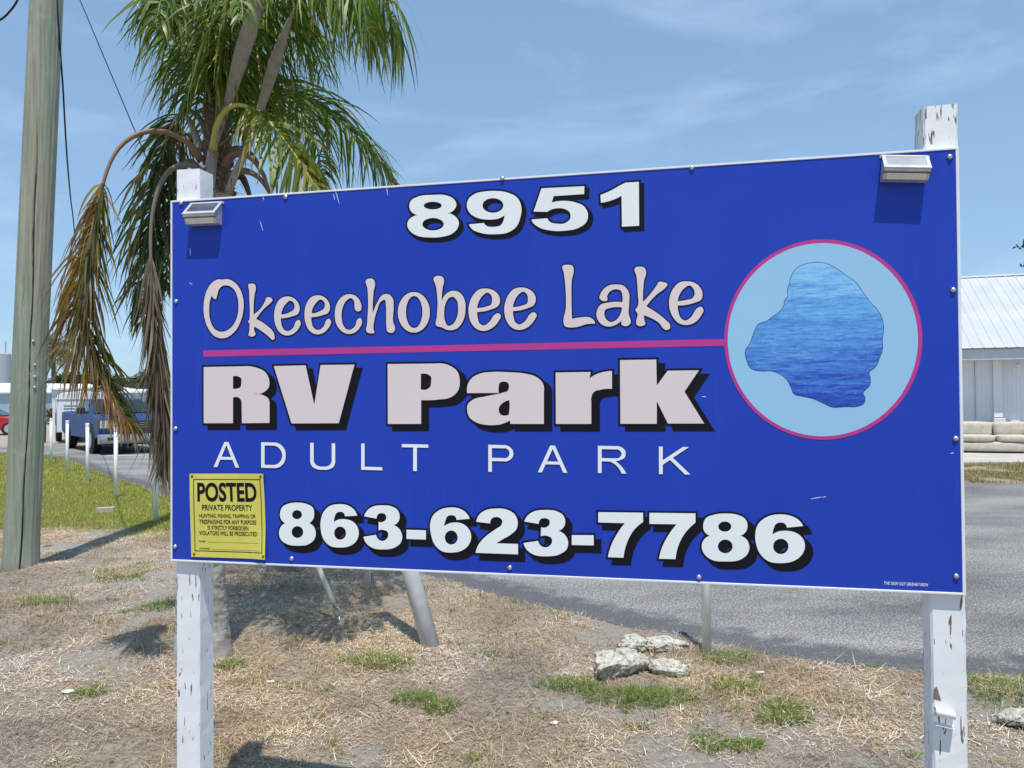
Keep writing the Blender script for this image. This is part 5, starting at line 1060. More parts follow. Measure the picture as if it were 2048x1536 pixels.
# ------------------------------------------------------------------ palms
def leaflets(name, axis_pts, n_side, L, width, droop, cols, parent, off, t0=0.16, spread=0.75, fwd=0.45, lift=0.35, seed=0, back=0.0, side_cols=None, K=6, taper=0.55):
    rg = np.random.default_rng(seed)
    A = smooth_line(axis_pts, 160); T = np.gradient(A, axis=0); T /= np.linalg.norm(T, axis=1)[:, None]
    n = n_side*2
    t = np.clip(t0+(1-t0)*np.repeat(np.linspace(0, 1, n_side), 2)+rg.normal(0, 0.006, n), t0, 1)
    ii = np.clip((t*159).astype(int), 0, 159)
    P = A[ii]; Tg = T[ii]; side = np.tile([1.0, -1.0], n_side)
    up = np.array([0, 0, 1.0]); N = up-Tg*(Tg@up)[:, None]
    hz = np.linalg.norm(N, axis=1); out = A[-1]-A[0]; out[2] = 0; out = out/(np.linalg.norm(out)+1e-9)
    N = np.where(hz[:, None] > 0.25, N, N+out*0.6); N /= np.linalg.norm(N, axis=1)[:, None]
    S = np.cross(Tg, N)
    Sd = S*side[:, None]
    u = (t-t0)/(1-t0)
    ln = L*(0.55+0.9*np.sin(np.clip(u*0.9+0.08, 0, 1)*PI)*0.55)*(1-taper*u**2.5)*rg.uniform(0.78, 1.15, n)
    d = Sd*spread+Tg*(fwd*rg.uniform(0.6, 1.4, n))[:, None]+N*(lift*rg.uniform(-0.7, 1.25, n))[:, None]+rg.normal(0, 0.10, (n, 3))
    d /= np.linalg.norm(d, axis=1)[:, None]
    g = droop*rg.uniform(0.6, 1.35, n)
    wv = np.cross(d, N*0.8+rg.normal(0, 0.55, (n, 3))); wv /= np.linalg.norm(wv, axis=1)[:, None]
    pts = [P]; dirs = d.copy(); kink = rg.normal(0, 0.06, (n, 3))
    for k in range(1, K):
        pts.append(pts[-1]+dirs*(ln/(K-1))[:, None])
        dirs = dirs+np.array([0, 0, -1.0])*(g*(0.45 if k > 1 else 0.75)/1.0)[:, None]*0.6+kink
        dirs /= np.linalg.norm(dirs, axis=1)[:, None]
    prof = np.interp(np.linspace(0, 1, K), [0, 0.2, 0.6, 1], [0.55, 1, 0.8, 0.08])
    w = width*rg.uniform(0.7, 1.2, n)
    V = []
    for k in range(K):
        # the width turns with the blade so it stays across it
        dk = pts[min(k+1, K-1)]-pts[max(k-1, 0)]; dk = dk/(np.linalg.norm(dk, axis=1)[:, None]+1e-9)
        wk = wv-dk*np.sum(wv*dk, 1)[:, None]; wk /= (np.linalg.norm(wk, axis=1)[:, None]+1e-9)
        V.append(pts[k]-wk*(w*prof[k]/2)[:, None]); V.append(pts[k]+wk*(w*prof[k]/2)[:, None])
    V = np.stack(V, 1)-np.array(off)
    base = np.arange(n)*2*K; F = []
    for k in range(K-1):
        F.append(np.stack([base+2*k, base+2*k+1, base+2*k+3, base+2*k+2], 1))
    C = np.array(cols)[rg.integers(0, len(cols), n)]*rg.uniform(0.75, 1.3, (n, 1))
    if side_cols is not None:
        C2 = np.array(side_cols)[rg.integers(0, len(side_cols), n)]*rg.uniform(0.75, 1.3, (n, 1))
        C = np.where((side > 0)[:, None], C, C2)
    Cv = np.repeat(C[:, None, :], 2*K, 1)
    tip = np.linspace(0, 1, K).repeat(2)[None, :, None]**4
    Cv = Cv*(1-tip*0.5)+np.array([0.22, 0.15, 0.07])*tip*0.5
    me = tri_mesh(name, V.reshape(-1, 3), np.concatenate(F), np.clip(Cv.reshape(-1, 3), 0, 1))
    o = link(name, me, M['frond'], parent); o['kind'] = 'stuff'
    return o
GREENS = [(0.075, 0.14, 0.018), (0.105, 0.18, 0.024), (0.145, 0.215, 0.032), (0.045, 0.10, 0.014), (0.20, 0.24, 0.045)]
SHADED_GREENS = [(0.045, 0.085, 0.016), (0.06, 0.105, 0.02), (0.032, 0.065, 0.014), (0.085, 0.10, 0.03), (0.10, 0.085, 0.045)]  # browned greens, darkened so the leaf colour itself carries the shade
YELLOW = [(0.15, 0.19, 0.028), (0.20, 0.22, 0.035), (0.11, 0.16, 0.022), (0.26, 0.25, 0.06)]
BROWN = [(0.25, 0.14, 0.055), (0.33, 0.19, 0.065), (0.19, 0.105, 0.05), (0.38, 0.26, 0.05), (0.24, 0.16, 0.11)]
OLIVE = [(0.085, 0.105, 0.02), (0.12, 0.12, 0.025), (0.06, 0.08, 0.02), (0.20, 0.15, 0.03)]
GREY = [(0.17, 0.135, 0.11), (0.22, 0.18, 0.15), (0.12, 0.09, 0.075), (0.15, 0.11, 0.085)]
pbase = Vector((-1.9289,4.9845,0.0)); 
palm = thing('palm_tree', 'feather palm behind the left of the sign with green, yellow and dead brown fronds', 'palm tree', pbase)
off = tuple(pbase)
def rel(p): return Vector(p)-pbase
# trunk: ringed and slightly bent
tp = [rel(p) for p in [(-1.9291,4.985,-0.0926),(-1.9291,4.985,-0.0002),(-1.932,4.985,0.2311),(-1.935,4.985,0.5091),(-1.9252,4.985,1.2838),(-1.9059,4.985,2.0624),(-1.868,4.985,2.6879),(-1.8366,4.985,2.8916),(-1.8302,4.985,3.0329)]]
tr_ = smooth_line(tp, 260); rr = np.interp(np.linspace(0, 1, 260), [0, 0.03, 0.1, 0.2, 0.6, 0.9, 0.96, 1], [0.205, 0.178, 0.155, 0.138, 0.128, 0.112, 0.09, 0.075])
rr = rr*(1+0.005*np.sin(np.arange(260)*0.8+np.sin(np.arange(260)*0.21)*2)+0.007*RNG.normal(0, 1, 260))
mb = MB(); mb.tube(tr_, list(rr), 40)
mb.v = [tuple(np.array(v)*np.array([1, 1, 1])+RNG.normal(0, 0.0022, 3)) for v in mb.v]
link('trunk', mb.mesh('trunk', True), M['bark'], palm)
# crown heart with fibre
hp = [rel(p) for p in [(-1.8303,4.985,2.8696),(-1.8302,4.985,3.0329),(-1.8425,4.985,3.2532),(-1.8549,4.985,3.4264),(-1.861,4.985,3.5999)]]
h_ = smooth_line(hp, 40); hr = np.interp(np.linspace(0, 1, 40), [0, 0.3, 0.7, 1], [0.10, 0.082, 0.062, 0.03])*(1+0.10*RNG.normal(0, 1, 40))
mb = MB(); mb.tube(h_, list(hr), 16); mb.v = [tuple(np.array(v)+RNG.normal(0, 0.007, 3)) for v in mb.v]
heart = link('crown_heart', mb.mesh('crown_heart', True), M['fibre'], palm)
# loose fibres
n = 260; a = RNG.uniform(0, 2*PI, n); k = RNG.integers(0, 34, n)
B = h_[k]+np.stack([np.cos(a), np.sin(a), np.zeros(n)], 1)*hr[k][:, None]*0.9
fb = blade_mesh('fibres', B, a+RNG.normal(0, 0.7, n), RNG.gamma(5, 0.03, n), RNG.uniform(0.003, 0.008, n), RNG.uniform(-0.9, 1.0, n), RNG.uniform(-0.2, 1.4, n), pick(n, [(0.28, 0.21, 0.14), (0.14, 0.09, 0.06), (0.42, 0.36, 0.28)], [3, 3, 1.5]))
o = link('fibres', fb, M['straw'], heart); o['kind'] = 'stuff'
def frond(pts, n, L, w, droop, cols, rc, r0, seed, label=None, **kw):
    A = smooth_line([rel(p) for p in pts], 44)
    r0 = r0*0.72
    s = np.linspace(0, 1, 44)
    rad = np.interp(s, [0, 0.06, 0.3, 1], [r0*1.5, r0, r0*0.62, 0.003])
    mb = MB(); rg = np.random.default_rng(seed)
    mb.tube(A, list(rad), 7, True, rc, 0.7)
    o = mb.build('frond', M['rachis'], palm, smooth=True)
    if label: o['label'] = label
    leaflets('leaflets', [rel(p) for p in pts], int(n*0.92), L, w, droop, cols, o, (0, 0, 0), seed=seed, **kw)
    return o
GS = (0.16, 0.20, 0.07); YS = (0.42, 0.40, 0.10); BS = (0.17, 0.115, 0.08); GYS = (0.20, 0.17, 0.14)
# sunlit fronds over the top
frond([(-1.8395,4.96,3.1823),(-1.8468,4.93,3.4064),(-1.8837,4.85,3.6997),(-1.914,4.7,3.8887),(-1.943,4.58,3.9471),(-1.9655,4.48,3.8536),(-1.9669,4.42,3.6554)], 121, 0.58, 0.018, 2.3, GREENS, GS, 0.030, 1, 'upright green frond arching over to the left', fwd=0.35)
frond([(-1.8318,4.99,3.2232),(-1.8218,5.05,3.5297),(-1.7048,5.12,4.0093),(-1.5015,5.2,4.4416),(-1.2508,5.25,4.6006),(-1.003,5.25,4.4987),(-0.8385,5.25,4.264),(-0.7571,5.25,3.997)], 137, 0.98, 0.018, 2.7, GREENS, GS, 0.030, 2, 'long green frond arching over to the right', fwd=0.3, taper=0.25)
frond([(-1.8245,4.97,3.2481),(-1.7195,4.8,3.5555),(-1.5026,4.6,3.852),(-1.2569,4.45,4.0032),(-1.0093,4.35,3.9754),(-0.8222,4.3,3.7829),(-0.7555,4.3,3.537)], 121, 0.72, 0.018, 2.4, GREENS, GS, 0.028, 3, fwd=0.3, taper=0.3)
frond([(-1.8543,5.0,3.2266),(-1.942,5.15,3.6336),(-2.0677,5.35,4.0856),(-2.2347,5.6,4.451),(-2.3875,5.8,4.627),(-2.5454,6.0,4.5795),(-2.6263,6.1,4.32)], 70, 0.60, 0.018, 1.9, GREENS, GS, 0.028, 4)
frond([(-1.8233,4.95,3.2415),(-1.7314,4.75,3.5955),(-1.5796,4.45,3.8077),(-1.4337,4.15,3.8431),(-1.3228,3.9,3.6582),(-1.2581,3.75,3.3885)], 40, 0.40, 0.016, 1.5, GREENS, GS, 0.026, 5)
frond([(-1.8428,5.02,3.233),(-1.8652,5.3,3.759),(-1.8621,5.7,4.2459),(-1.8005,6.1,4.585),(-1.6735,6.5,4.6141),(-1.5575,6.7,4.3237)], 78, 0.85, 0.018, 1.9, GREENS, GS, 0.028, 6)
frond([(-1.8554,5.02,3.2648),(-1.9652,5.3,3.8268),(-2.0772,5.7,4.392),(-2.1812,6.2,4.7938),(-2.2391,6.6,4.7479),(-2.2648,6.8,4.4122)], 70, 0.80, 0.018, 1.7, GREENS, GS, 0.028, 7)
frond([(-1.8344,4.98,3.2829),(-1.7668,4.95,3.7419),(-1.6069,4.92,4.1648),(-1.3837,4.9,4.4021),(-1.178,4.88,4.4203),(-1.005,4.86,4.2839),(-0.8797,4.84,4.0567)], 115, 0.90, 0.018, 2.6, GREENS, GS, 0.026, 8, taper=0.3)
frond([(-1.8469,4.98,3.2516),(-1.8603,4.95,3.7112),(-1.8895,4.85,4.1613),(-1.9607,4.8,4.4713),(-2.0384,4.7,4.5321),(-2.0911,4.62,4.4239)], 88, 0.5, 0.018, 1.2, GREENS, GS, 0.026, 9)
# lower right, in the shade
frond([(-1.8376,5.04,3.144),(-1.782,5.25,3.4394),(-1.6593,5.5,3.6785),(-1.4817,5.75,3.7712),(-1.2348,5.95,3.6416),(-1.0286,6.05,3.4262),(-0.8469,6.1,3.1708)], 121, 0.72, 0.018, 1.5, GREENS, GS, 0.030, 11, 'dark green frond drooping to the lower right', fwd=0.55)
frond([(-1.8303,5.02,3.1696),(-1.8322,5.3,3.5241),(-1.7912,5.7,3.8122),(-1.687,6.1,3.8887),(-1.5649,6.3,3.6839),(-1.4788,6.35,3.3393)], 99, 0.70, 0.018, 1.5, GREENS, GS, 0.028, 12)
# yellow frond in front
frond([(-1.8147,4.86,3.1198),(-1.7519,4.74,3.2168),(-1.6637,4.66,3.2921),(-1.5555,4.6,3.2988),(-1.4064,4.52,3.2056),(-1.2369,4.42,3.0072),(-1.0838,4.36,2.781),(-0.957,4.34,2.5425)], 70, 0.46, 0.024, 1.35, YELLOW, YS, 0.028, 13, 'yellow green frond arching down in front of the crown', t0=0.34, fwd=0.6)
# hanging dead frond, far left
frond([(-1.8973,4.9,3.0648),(-1.9541,4.82,3.154),(-2.0493,4.76,3.1956),(-2.1471,4.68,3.1727),(-2.2356,4.62,3.095),(-2.2916,4.57,2.9698),(-2.3333,4.54,2.7809),(-2.368,4.52,2.5343),(-2.3966,4.5,2.276),(-2.4074,4.5,2.0221),(-2.3508,4.5,1.8105),(-2.2465,4.5,1.6269),(-2.1536,4.5,1.4718)], 280, 0.46, 0.0135, 1.35, BROWN, (0.24, 0.15, 0.09), 0.026, 14, 'dying frond hanging at the far left, brown outside and green inside', side_cols=OLIVE+OLIVE[:3]+BROWN[2:3], t0=0.36, fwd=0.75, spread=0.66, lift=0.36, taper=0.25)
# left hanging fronds, their green darkened for shade
frond([(-1.8933,5.02,3.2017),(-1.981,5.1,3.3886),(-2.0837,5.18,3.4761),(-2.1886,5.26,3.4856),(-2.2737,5.32,3.4134),(-2.3534,5.38,3.217),(-2.4252,5.42,2.9561),(-2.4749,5.44,2.6534),(-2.502,5.44,2.3462),(-2.5223,5.44,2.1076)], 120, 0.58, 0.018, 1.2, SHADED_GREENS, BS, 0.028, 15, 'dark green frond hanging down left of the sign', t0=0.26, fwd=0.75, spread=0.5)
frond([(-1.916,5.08,3.1247),(-2.0624,5.25,3.3088),(-2.2061,5.4,3.3923),(-2.3161,5.5,3.2871),(-2.372,5.55,2.9879),(-2.3894,5.55,2.6389),(-2.3928,5.55,2.3254)], 104, 0.52, 0.018, 1.2, SHADED_GREENS, BS, 0.026, 16, t0=0.26, fwd=0.7, spread=0.5)
# grey dead frond hanging straight down beside the sign
frond([(-1.8728,4.9,2.9781),(-1.9318,4.84,3.0229),(-1.9979,4.78,2.9998),(-2.0555,4.74,2.9289),(-2.1001,4.72,2.7958),(-2.1252,4.71,2.6008),(-2.1176,4.7,2.3034),(-2.0939,4.7,1.9497),(-2.0615,4.7,1.5968),(-2.0351,4.7,1.2887)], 220, 0.50, 0.015, 1.0, GREY, GYS, 0.026, 17, 'dead grey frond hanging straight down against the left edge of the sign', t0=0.40, fwd=1.2, spread=0.30, lift=0.16, taper=0.1)
# bare or broken stalks
for i, (pts, r0, c_) in enumerate((([(-1.7925,4.95,3.0071),(-1.7374,4.9,3.0761),(-1.6526,4.85,3.0972),(-1.5543,4.8,3.0449),(-1.479,4.78,2.9359),(-1.4433,4.78,2.8152)], 0.026, BS),
        ([(-1.8043,5.0,3.0686),(-1.789,5.1,3.1941),(-1.749,5.2,3.2379),(-1.6901,5.25,3.2002),(-1.6498,5.3,3.1047)], 0.022, BS),
        ([(-1.7801,4.95,2.9446),(-1.6944,4.9,2.9923),(-1.601,4.85,2.9837),(-1.5093,4.8,2.9236),(-1.4343,4.8,2.8112)], 0.024, BS),
        ([(-1.769,4.98,2.9683),(-1.6977,5.0,2.9985),(-1.6601,5.0,2.9415),(-1.6289,5.0,2.8468)], 0.026, (0.11, 0.06, 0.045)),
        ([(-1.9113,4.92,2.9995),(-1.9631,4.88,3.0593),(-2.01,4.86,2.9986),(-2.0363,4.85,2.8889)], 0.02, BS),
        ([(-1.9291,4.95,3.1485),(-1.9956,5.0,3.3065),(-2.0695,5.05,3.4037),(-2.1476,5.1,3.3575)], 0.024, (0.34, 0.27, 0.2)))):
    A = smooth_line([rel(p) for p in pts], 26)
    mb = MB(); mb.tube(A, list(np.interp(np.linspace(0, 1, 26), [0, 0.2, 1], [r0*1.5, r0, r0*0.45])), 8, True, c_, 0.7)
    mb.build('leaf_stalk', M['rachis'], palm, smooth=True)
cs = MB(); A = [rel(p) for p in [(-1.8438,4.88,2.8924),(-1.8345,4.88,3.0338),(-1.8222,4.88,3.1168)]]
cs.tube(A, [0.034, 0.036, 0.036], 8, True, None, 0.5); o = cs.build('leaf_stalk', M['spathe'], palm); o['label'] = 'pale sawn off leaf base'
for (pts, rad, lab) in (([(-1.8564,4.93,3.033),(-1.8247,4.92,3.154),(-1.7535,4.86,3.3035),(-1.6225,4.66,3.4392),(-1.4965,4.46,3.5575),(-1.4058,4.32,3.6326),(-1.3168,4.16,3.7155),(-1.2873,4.1,3.7891)], [0.014, 0.016, 0.022, 0.034, 0.044, 0.046, 0.036, 0.012], 'nearer woody flower sheath rising across the crown'),
        ([(-1.7447,4.92,2.8743),(-1.6753,4.88,3.002),(-1.5823,4.84,3.1578),(-1.496,4.76,3.327),(-1.4145,4.66,3.4525),(-1.3379,4.56,3.5567),(-1.2606,4.46,3.6548),(-1.188,4.38,3.7481)], [0.026, 0.024, 0.020, 0.021, 0.030, 0.038, 0.024, 0.006], 'farther woody flower sheath with a pointed tip')):
    A = smooth_line([rel(p) for p in pts], 40); rr = np.interp(np.linspace(0, 1, 40), np.linspace(0, 1, len(rad)), rad)
    mb = MB(); mb.tube(A, list(rr), 14, True, None, 0.75); o = mb.build('flower_sheath', M['spathe'], palm, smooth=True); o['label'] = lab

# ------------------------------------------------------------------ long white building on the right
BY = -0.33
wc = Vector((13.3095,22.2,0.7325)); wc.z = 0
bld = thing('metal_roofed_building', 'long low white building with a pale ribbed metal roof right of the sign', 'building', wc, BY)
BL0, BL1 = -3.2, 9.0
wall = MB()
nb_ = int((BL1-BL0)/0.105)
EV = 2.55
for k in range(nb_):   # grooved siding: one shallow channel between boards
    x0 = BL0+(BL1-BL0)*k/nb_; x1 = BL0+(BL1-BL0)*(k+1)/nb_
    wall.box((x0+0.002, -0.005, 0.02), (x1-0.002, 0.0, EV))
o = wall.build('siding', M['sidewall'], bld); o['kind'] = 'stuff'
MB().box((BL0, 0.001, 0.0), (BL1, 7.0, EV)).build('wall', M['sidewall'], bld)
MB().box((BL0-0.3, -0.62, EV-0.03), (BL1+0.3, -0.58, EV+0.26)).build('fascia', M['fascia'], bld, bevel=0.004)
MB().box((BL0-0.3, -0.579, EV-0.02), (BL1+0.3, 0.0, EV+0.0)).build('soffit', M['fascia'], bld)
rise, run = 2.55, 4.75; ez = EV+0.28
gable = MB(); 
for x in (BL0+0.01, BL1-0.01):
    gable = MB(); gable.box((x-0.03, 0.0, EV), (x+0.03, 0.01, EV+0.01)); gable.v = []; gable.f = []
    gable.prism([(0.0, EV+0.002), (7.0, EV+0.002), (7.0, ez+1.0), (run-0.7, ez+rise-0.25)], 'x', x-0.03, x+0.03).build('gable', M['sidewall'], bld)
npan = 12; pw = (BL1-BL0+0.6)/npan
sl = Vector((0, run, rise)).normalized(); nrm = Vector((0, -sl.z, sl.y))
def panel_mesh():
    mb = MB(); Ls = math.hypot(run, rise); prof = []; nr_ = 4
    for i in range(nr_):
        x = pw*i/nr_; w = pw/nr_
        prof += [(x, 0.0), (x+w*0.30, 0.0), (x+w*0.34, 0.003), (x+w*0.40, 0.003), (x+w*0.44, 0.0), (x+w*0.80, 0.0), (x+w*0.83, 0.013), (x+w*0.94, 0.013), (x+w*0.97, 0.0)]
    prof.append((pw-0.003, 0.0)); vs = []
    for s in (0.0, Ls):
        for (x, h) in prof:
            p = sl*s+nrm*(h+0.01); vs.append((x+0.001, p.y-0.72, p.z+ez))
    n = len(prof); mb.add(vs, [(i, i+1, n+i+1, n+i) for i in range(n-1)])
    return mb.mesh('roof_panel')
pm = panel_mesh(); pm.materials.append(M['roofmetal'])
for k in range(npan):
    o = link('roof_panel', pm, None, bld); o.location = (BL0-0.3+pw*k, 0, 0.0015*(k % 2))
MB().add([(BL0-0.3, run-0.72, ez+rise-0.02), (BL1+0.3, run-0.72, ez+rise-0.02), (BL1+0.3, run+4.2, ez+rise-2.3), (BL0-0.3, run+4.2, ez+rise-2.3)], [(0, 1, 2, 3)]).build('back_roof', M['roofmetal'], bld)
MB().box((BL0-0.3, run-0.85, ez+rise-0.02), (BL1+0.3, run-0.58, ez+rise+0.03)).build('ridge_cap', M['roofwhite'], bld)
MB().box((BL0-0.31, -0.635, EV+0.262), (BL1+0.31, -0.60, EV+0.29)).build('drip_edge', M['greywall'], bld)
# local x of a pixel column on the wall front
def wx(p): return (Vector((p[0], p[1], 0))-wc).x*math.cos(BY)+(Vector((p[0], p[1], 0))-wc).y*math.sin(BY)
DX = wx((13.2741,21.7,1.9696))
MB().box((DX-0.11, -0.10, 0.95), (DX+0.11, -0.02, EV-0.02)).build('downpipe', M['vanwhite'], bld, bevel=0.01)
bx = MB().box((DX-0.13, -0.18, 0.62), (DX+0.15, -0.02, 0.93)).build('meter_box', M['vanwhite'], bld, bevel=0.012)
MB().box((DX-0.07, -0.14, 0.50), (DX+0.09, -0.03, 0.615)).build('meter_socket', M['greywall'], bx)
b2 = wx((13.5692,21.4,1.0257))
MB().box((b2-0.09, -0.14, 0.62), (b2+0.11, -0.02, 0.87)).build('junction_box', M['vanwhite'], bld, bevel=0.01)
MB().tube([(DX+0.15, -0.05, 0.68), (b2-0.09, -0.05, 0.68)], 0.018, 8).build('conduit', M['greywall'], bld)
MB().tube([(DX-0.32, -0.05, 0.70), (DX-0.13, -0.05, 0.70)], 0.018, 8).build('conduit', M['greywall'], bld)
pl = wx((12.8681,22.2,1.7056))
MB().tube([(pl, -0.03, 0.75), (pl, -0.03, EV-0.03)], 0.009, 6).build('thin_conduit', M['greywall'], bld)
MB().box((pl-0.06, -0.06, 0.66), (pl+0.08, -0.02, 0.75)).build('outlet_box', M['greywall'], bld)
lt = wx((13.7616,21.6,2.4773))
lm_ = MB(); lm_.tube([(lt, -0.02, EV-0.16), (lt-0.02, -0.2, EV-0.14), (lt-0.06, -0.32, EV-0.19)], [0.03, 0.035, 0.06], 10)
lm_.build('flood_lamp', M['vanwhite'], bld, smooth=True)
# sofa in front of it
sc_ = Vector((12.6573,21.0898,0.0)); sc_.z = 0.062
sofa = thing('sofa', 'worn taupe two seat sofa left outside against the white building', 'sofa', sc_, BY)
SL0, SL1 = -1.05, 0.95
def cushion(name, lo, hi, puff, seed):
    bm = bmesh.new(); bmesh.ops.create_cube(bm, size=2)
    bmesh.ops.subdivide_edges(bm, edges=bm.edges, cuts=6, use_grid_fill=True)
    c = (Vector(lo)+Vector(hi))/2; h = (Vector(hi)-Vector(lo))/2
    V = np.array([v.co for v in bm.verts])
    r = (np.abs(V)**5).sum(1)**(1/5)
    Vn = V/r[:, None]*1.0
    nn = (fbm(V[:, 0]*2+seed, V[:, 1]*2+V[:, 2]*2, 3, seed)-0.5)*puff
    Vn = Vn*(1+nn)[:, None]
    for v, q in zip(bm.verts, Vn): v.co = (c.x+h.x*q[0], c.y+h.y*q[1], c.z+h.z*q[2])
    me = bpy.data.meshes.new(name); bm.to_mesh(me); bm.free()
    me.polygons.foreach_set('use_smooth', [True]*len(me.polygons))
    return link(name, me, M['sofa'], sofa)
cushion('base', (SL0, -0.42, 0.03), (SL1, 0.42, 0.30), 0.05, 1)
cushion('back', (SL0, 0.18, 0.25), (SL1, 0.45, 0.78), 0.05, 2)
for i, (a, b) in enumerate(((-0.86, -0.005), (0.005, 0.86))):
    cushion('seat_cushion', (a, -0.44, 0.29), (b, 0.2, 0.47), 0.10, 10+i)
for i, (a, b) in enumerate(((-0.88, -0.005), (0.005, 0.88))):
    cushion('back_cushion', (a, -0.04, 0.42), (b, 0.32, 0.80), 0.16, 20+i)
for s, x in ((-1, SL0-0.12), (1, 0.66)):
    cushion('armrest', (x, -0.45, 0.04), (x+0.30, 0.40, 0.60), 0.08, 30+s)

# ------------------------------------------------------------------ vehicles
def wheel(parent, x, y, r, w):
    t = MB().tube([(x-w/2, y, r), (x-w/2+0.03, y, r), (x+w/2-0.03, y, r), (x+w/2, y, r)], [r*0.88, r, r, r*0.88], 24)
    o = t.build('wheel', M['black'], parent)
    s = 1 if x > 0 else -1
    MB().tube([(x+s*(w/2-0.01), y, r), (x+s*(w/2+0.012), y, r)], [r*0.64, r*0.56], 18).build('rim', M['chrome'], o)
    return o
def hull(name, mat, parent, bot, top, bevel):
    mb = MB(); (x0, y0, y1, z0), (x1, Y0, Y1, z1) = bot, top
    mb.add([(-x0, y0, z0), (x0, y0, z0), (x0, y1, z0), (-x0, y1, z0), (-x1, Y0, z1), (x1, Y0, z1), (x1, Y1, z1), (-x1, Y1, z1)], [(0, 3, 2, 1), (4, 5, 6, 7), (0, 1, 5, 4), (1, 2, 6, 5), (2, 3, 7, 6), (3, 0, 4, 7)])
    return mb.build(name, mat, parent, bevel=bevel, seg=3)
def pane(name, parent, q, out, mat=None):
    vs = [Vector(p)+Vector(out)*0.009 for p in q]+[Vector(p)-Vector(out)*0.004 for p in q]
    return MB().add(vs, [(0, 1, 2, 3), (7, 6, 5, 4), (0, 4, 5, 1), (1, 5, 6, 2), (2, 6, 7, 3), (3, 7, 4, 0)]).build(name, mat or M['autoglass'], parent)
tl = Vector((-12.9457,25.9,1.5933)); tl.z = 0.004
truck = thing('pickup_truck', 'blue pickup truck with silver lower body parked facing us behind the white posts', 'pickup truck', tl, R(39))
H = 0.96
body = MB().prism([(-2.72, 0.50), (-2.80, 0.66), (-2.80, 0.98), (-2.70, 1.06), (-1.42, 1.17), (2.78, 1.20), (2.80, 0.55), (2.2, 0.42), (-2.2, 0.42)], 'x', -0.97, 0.97)
body.build('body', M['truckblue'], truck, bevel=0.055, seg=3)
hull('cab', M['truckblue'], truck, (0.93, -1.42, 1.15, 1.13), (0.73, -0.62, 0.85, 1.63), 0.05)
w1 = pane('windscreen', truck, [(-0.82, -1.38, 1.20), (0.82, -1.38, 1.20), (0.70, -0.70, 1.585), (-0.70, -0.70, 1.585)], (0, -0.62, 0.78))
for s in (-1, 1):
    pane('side_window', truck, [(s*0.915, -1.16, 1.21), (s*0.915, 0.02, 1.21), (s*0.765, 0.02, 1.56), (s*0.765, -0.60, 1.56)], (s*0.95, 0, 0.3))
    pane('side_window', truck, [(s*0.915, 0.10, 1.21), (s*0.915, 0.98, 1.21), (s*0.765, 0.74, 1.56), (s*0.765, 0.10, 1.56)], (s*0.95, 0, 0.3))
    h_ = MB().box((s*0.72-0.22, -2.835, 0.76), (s*0.72+0.22, -2.70, 0.985)).build('headlight', M['headlamp'], truck, bevel=0.02)
    mr = MB().box((s*1.13-0.11, -1.26, 1.17), (s*1.13+0.11, -1.16, 1.37)).build('mirror', M['darkplastic'], truck, bevel=0.02)
    MB().box((s*0.975-0.045, -1.24, 1.19), (s*0.975+0.045, -1.18, 1.25)).build('mirror_arm', M['darkplastic'], mr)
    for y in (-1.78, 1.72):
        arch = MB().tube([(s*0.962, y, 0.43), (s*0.979, y, 0.43)], [0.49, 0.49], 26); arch.build('wheel_arch', M['black'], truck)
        wheel(truck, s*0.865, y, 0.39, 0.27)
    MB().box((s*0.62-0.16, -3.0, 0.42), (s*0.62+0.16, -2.93, 0.51)).build('fog_recess', M['darkplastic'], truck, bevel=0.008)
    tf = MB().box((s*0.66-0.15, -2.845, 0.70), (s*0.66+0.15, -2.80, 0.735)); tf.build('blue_valance', M['truckblue'], truck)
gr_ = MB().prism([(-0.50, 0.99), (-0.40, 0.68), (0.40, 0.68), (0.50, 0.99)], 'y', -2.845, -2.72); gs = gr_.build('grille_surround', M['truckblue'], truck, bevel=0.015)
g2 = MB().prism([(-0.43, 0.96), (-0.36, 0.73), (0.36, 0.73), (0.43, 0.96)], 'y', -2.858, -2.80); gl = g2.build('grille', M['darkplastic'], truck)
for z in (0.79, 0.85, 0.91):
    MB().box((-0.38, -2.868, z-0.008), (0.38, -2.8585, z+0.008)).build('grille_bar', M['chrome'], gl)
em = MB(); em.tube([(0, -2.866, 0.85), (0, -2.884, 0.85)], 0.075, 20); em.v = [(v[0]*1.35, v[1], 0.85+(v[2]-0.85)*0.55) for v in em.v]
em.build('emblem', M['trucksilver'], gl)
bp = MB().prism([(-2.97, 0.37), (-2.99, 0.46), (-2.95, 0.585), (-2.72, 0.60), (-2.72, 0.31), (-2.9, 0.31)], 'x', -0.985, 0.985)
bp.build('front_bumper', M['trucksilver'], truck, bevel=0.03, seg=3)
MB().box((-0.36, -2.90, 0.602), (0.36, -2.83, 0.665)).build('air_slot', M['darkplastic'], truck)
MB().box((-0.75, -2.6, 0.26), (0.75, 2.3, 0.415)).build('chassis', M['black'], truck)
MB().box((-0.86, 1.18, 1.195), (0.86, 2.72, 1.215)).build('bed_cover', M['darkplastic'], truck)

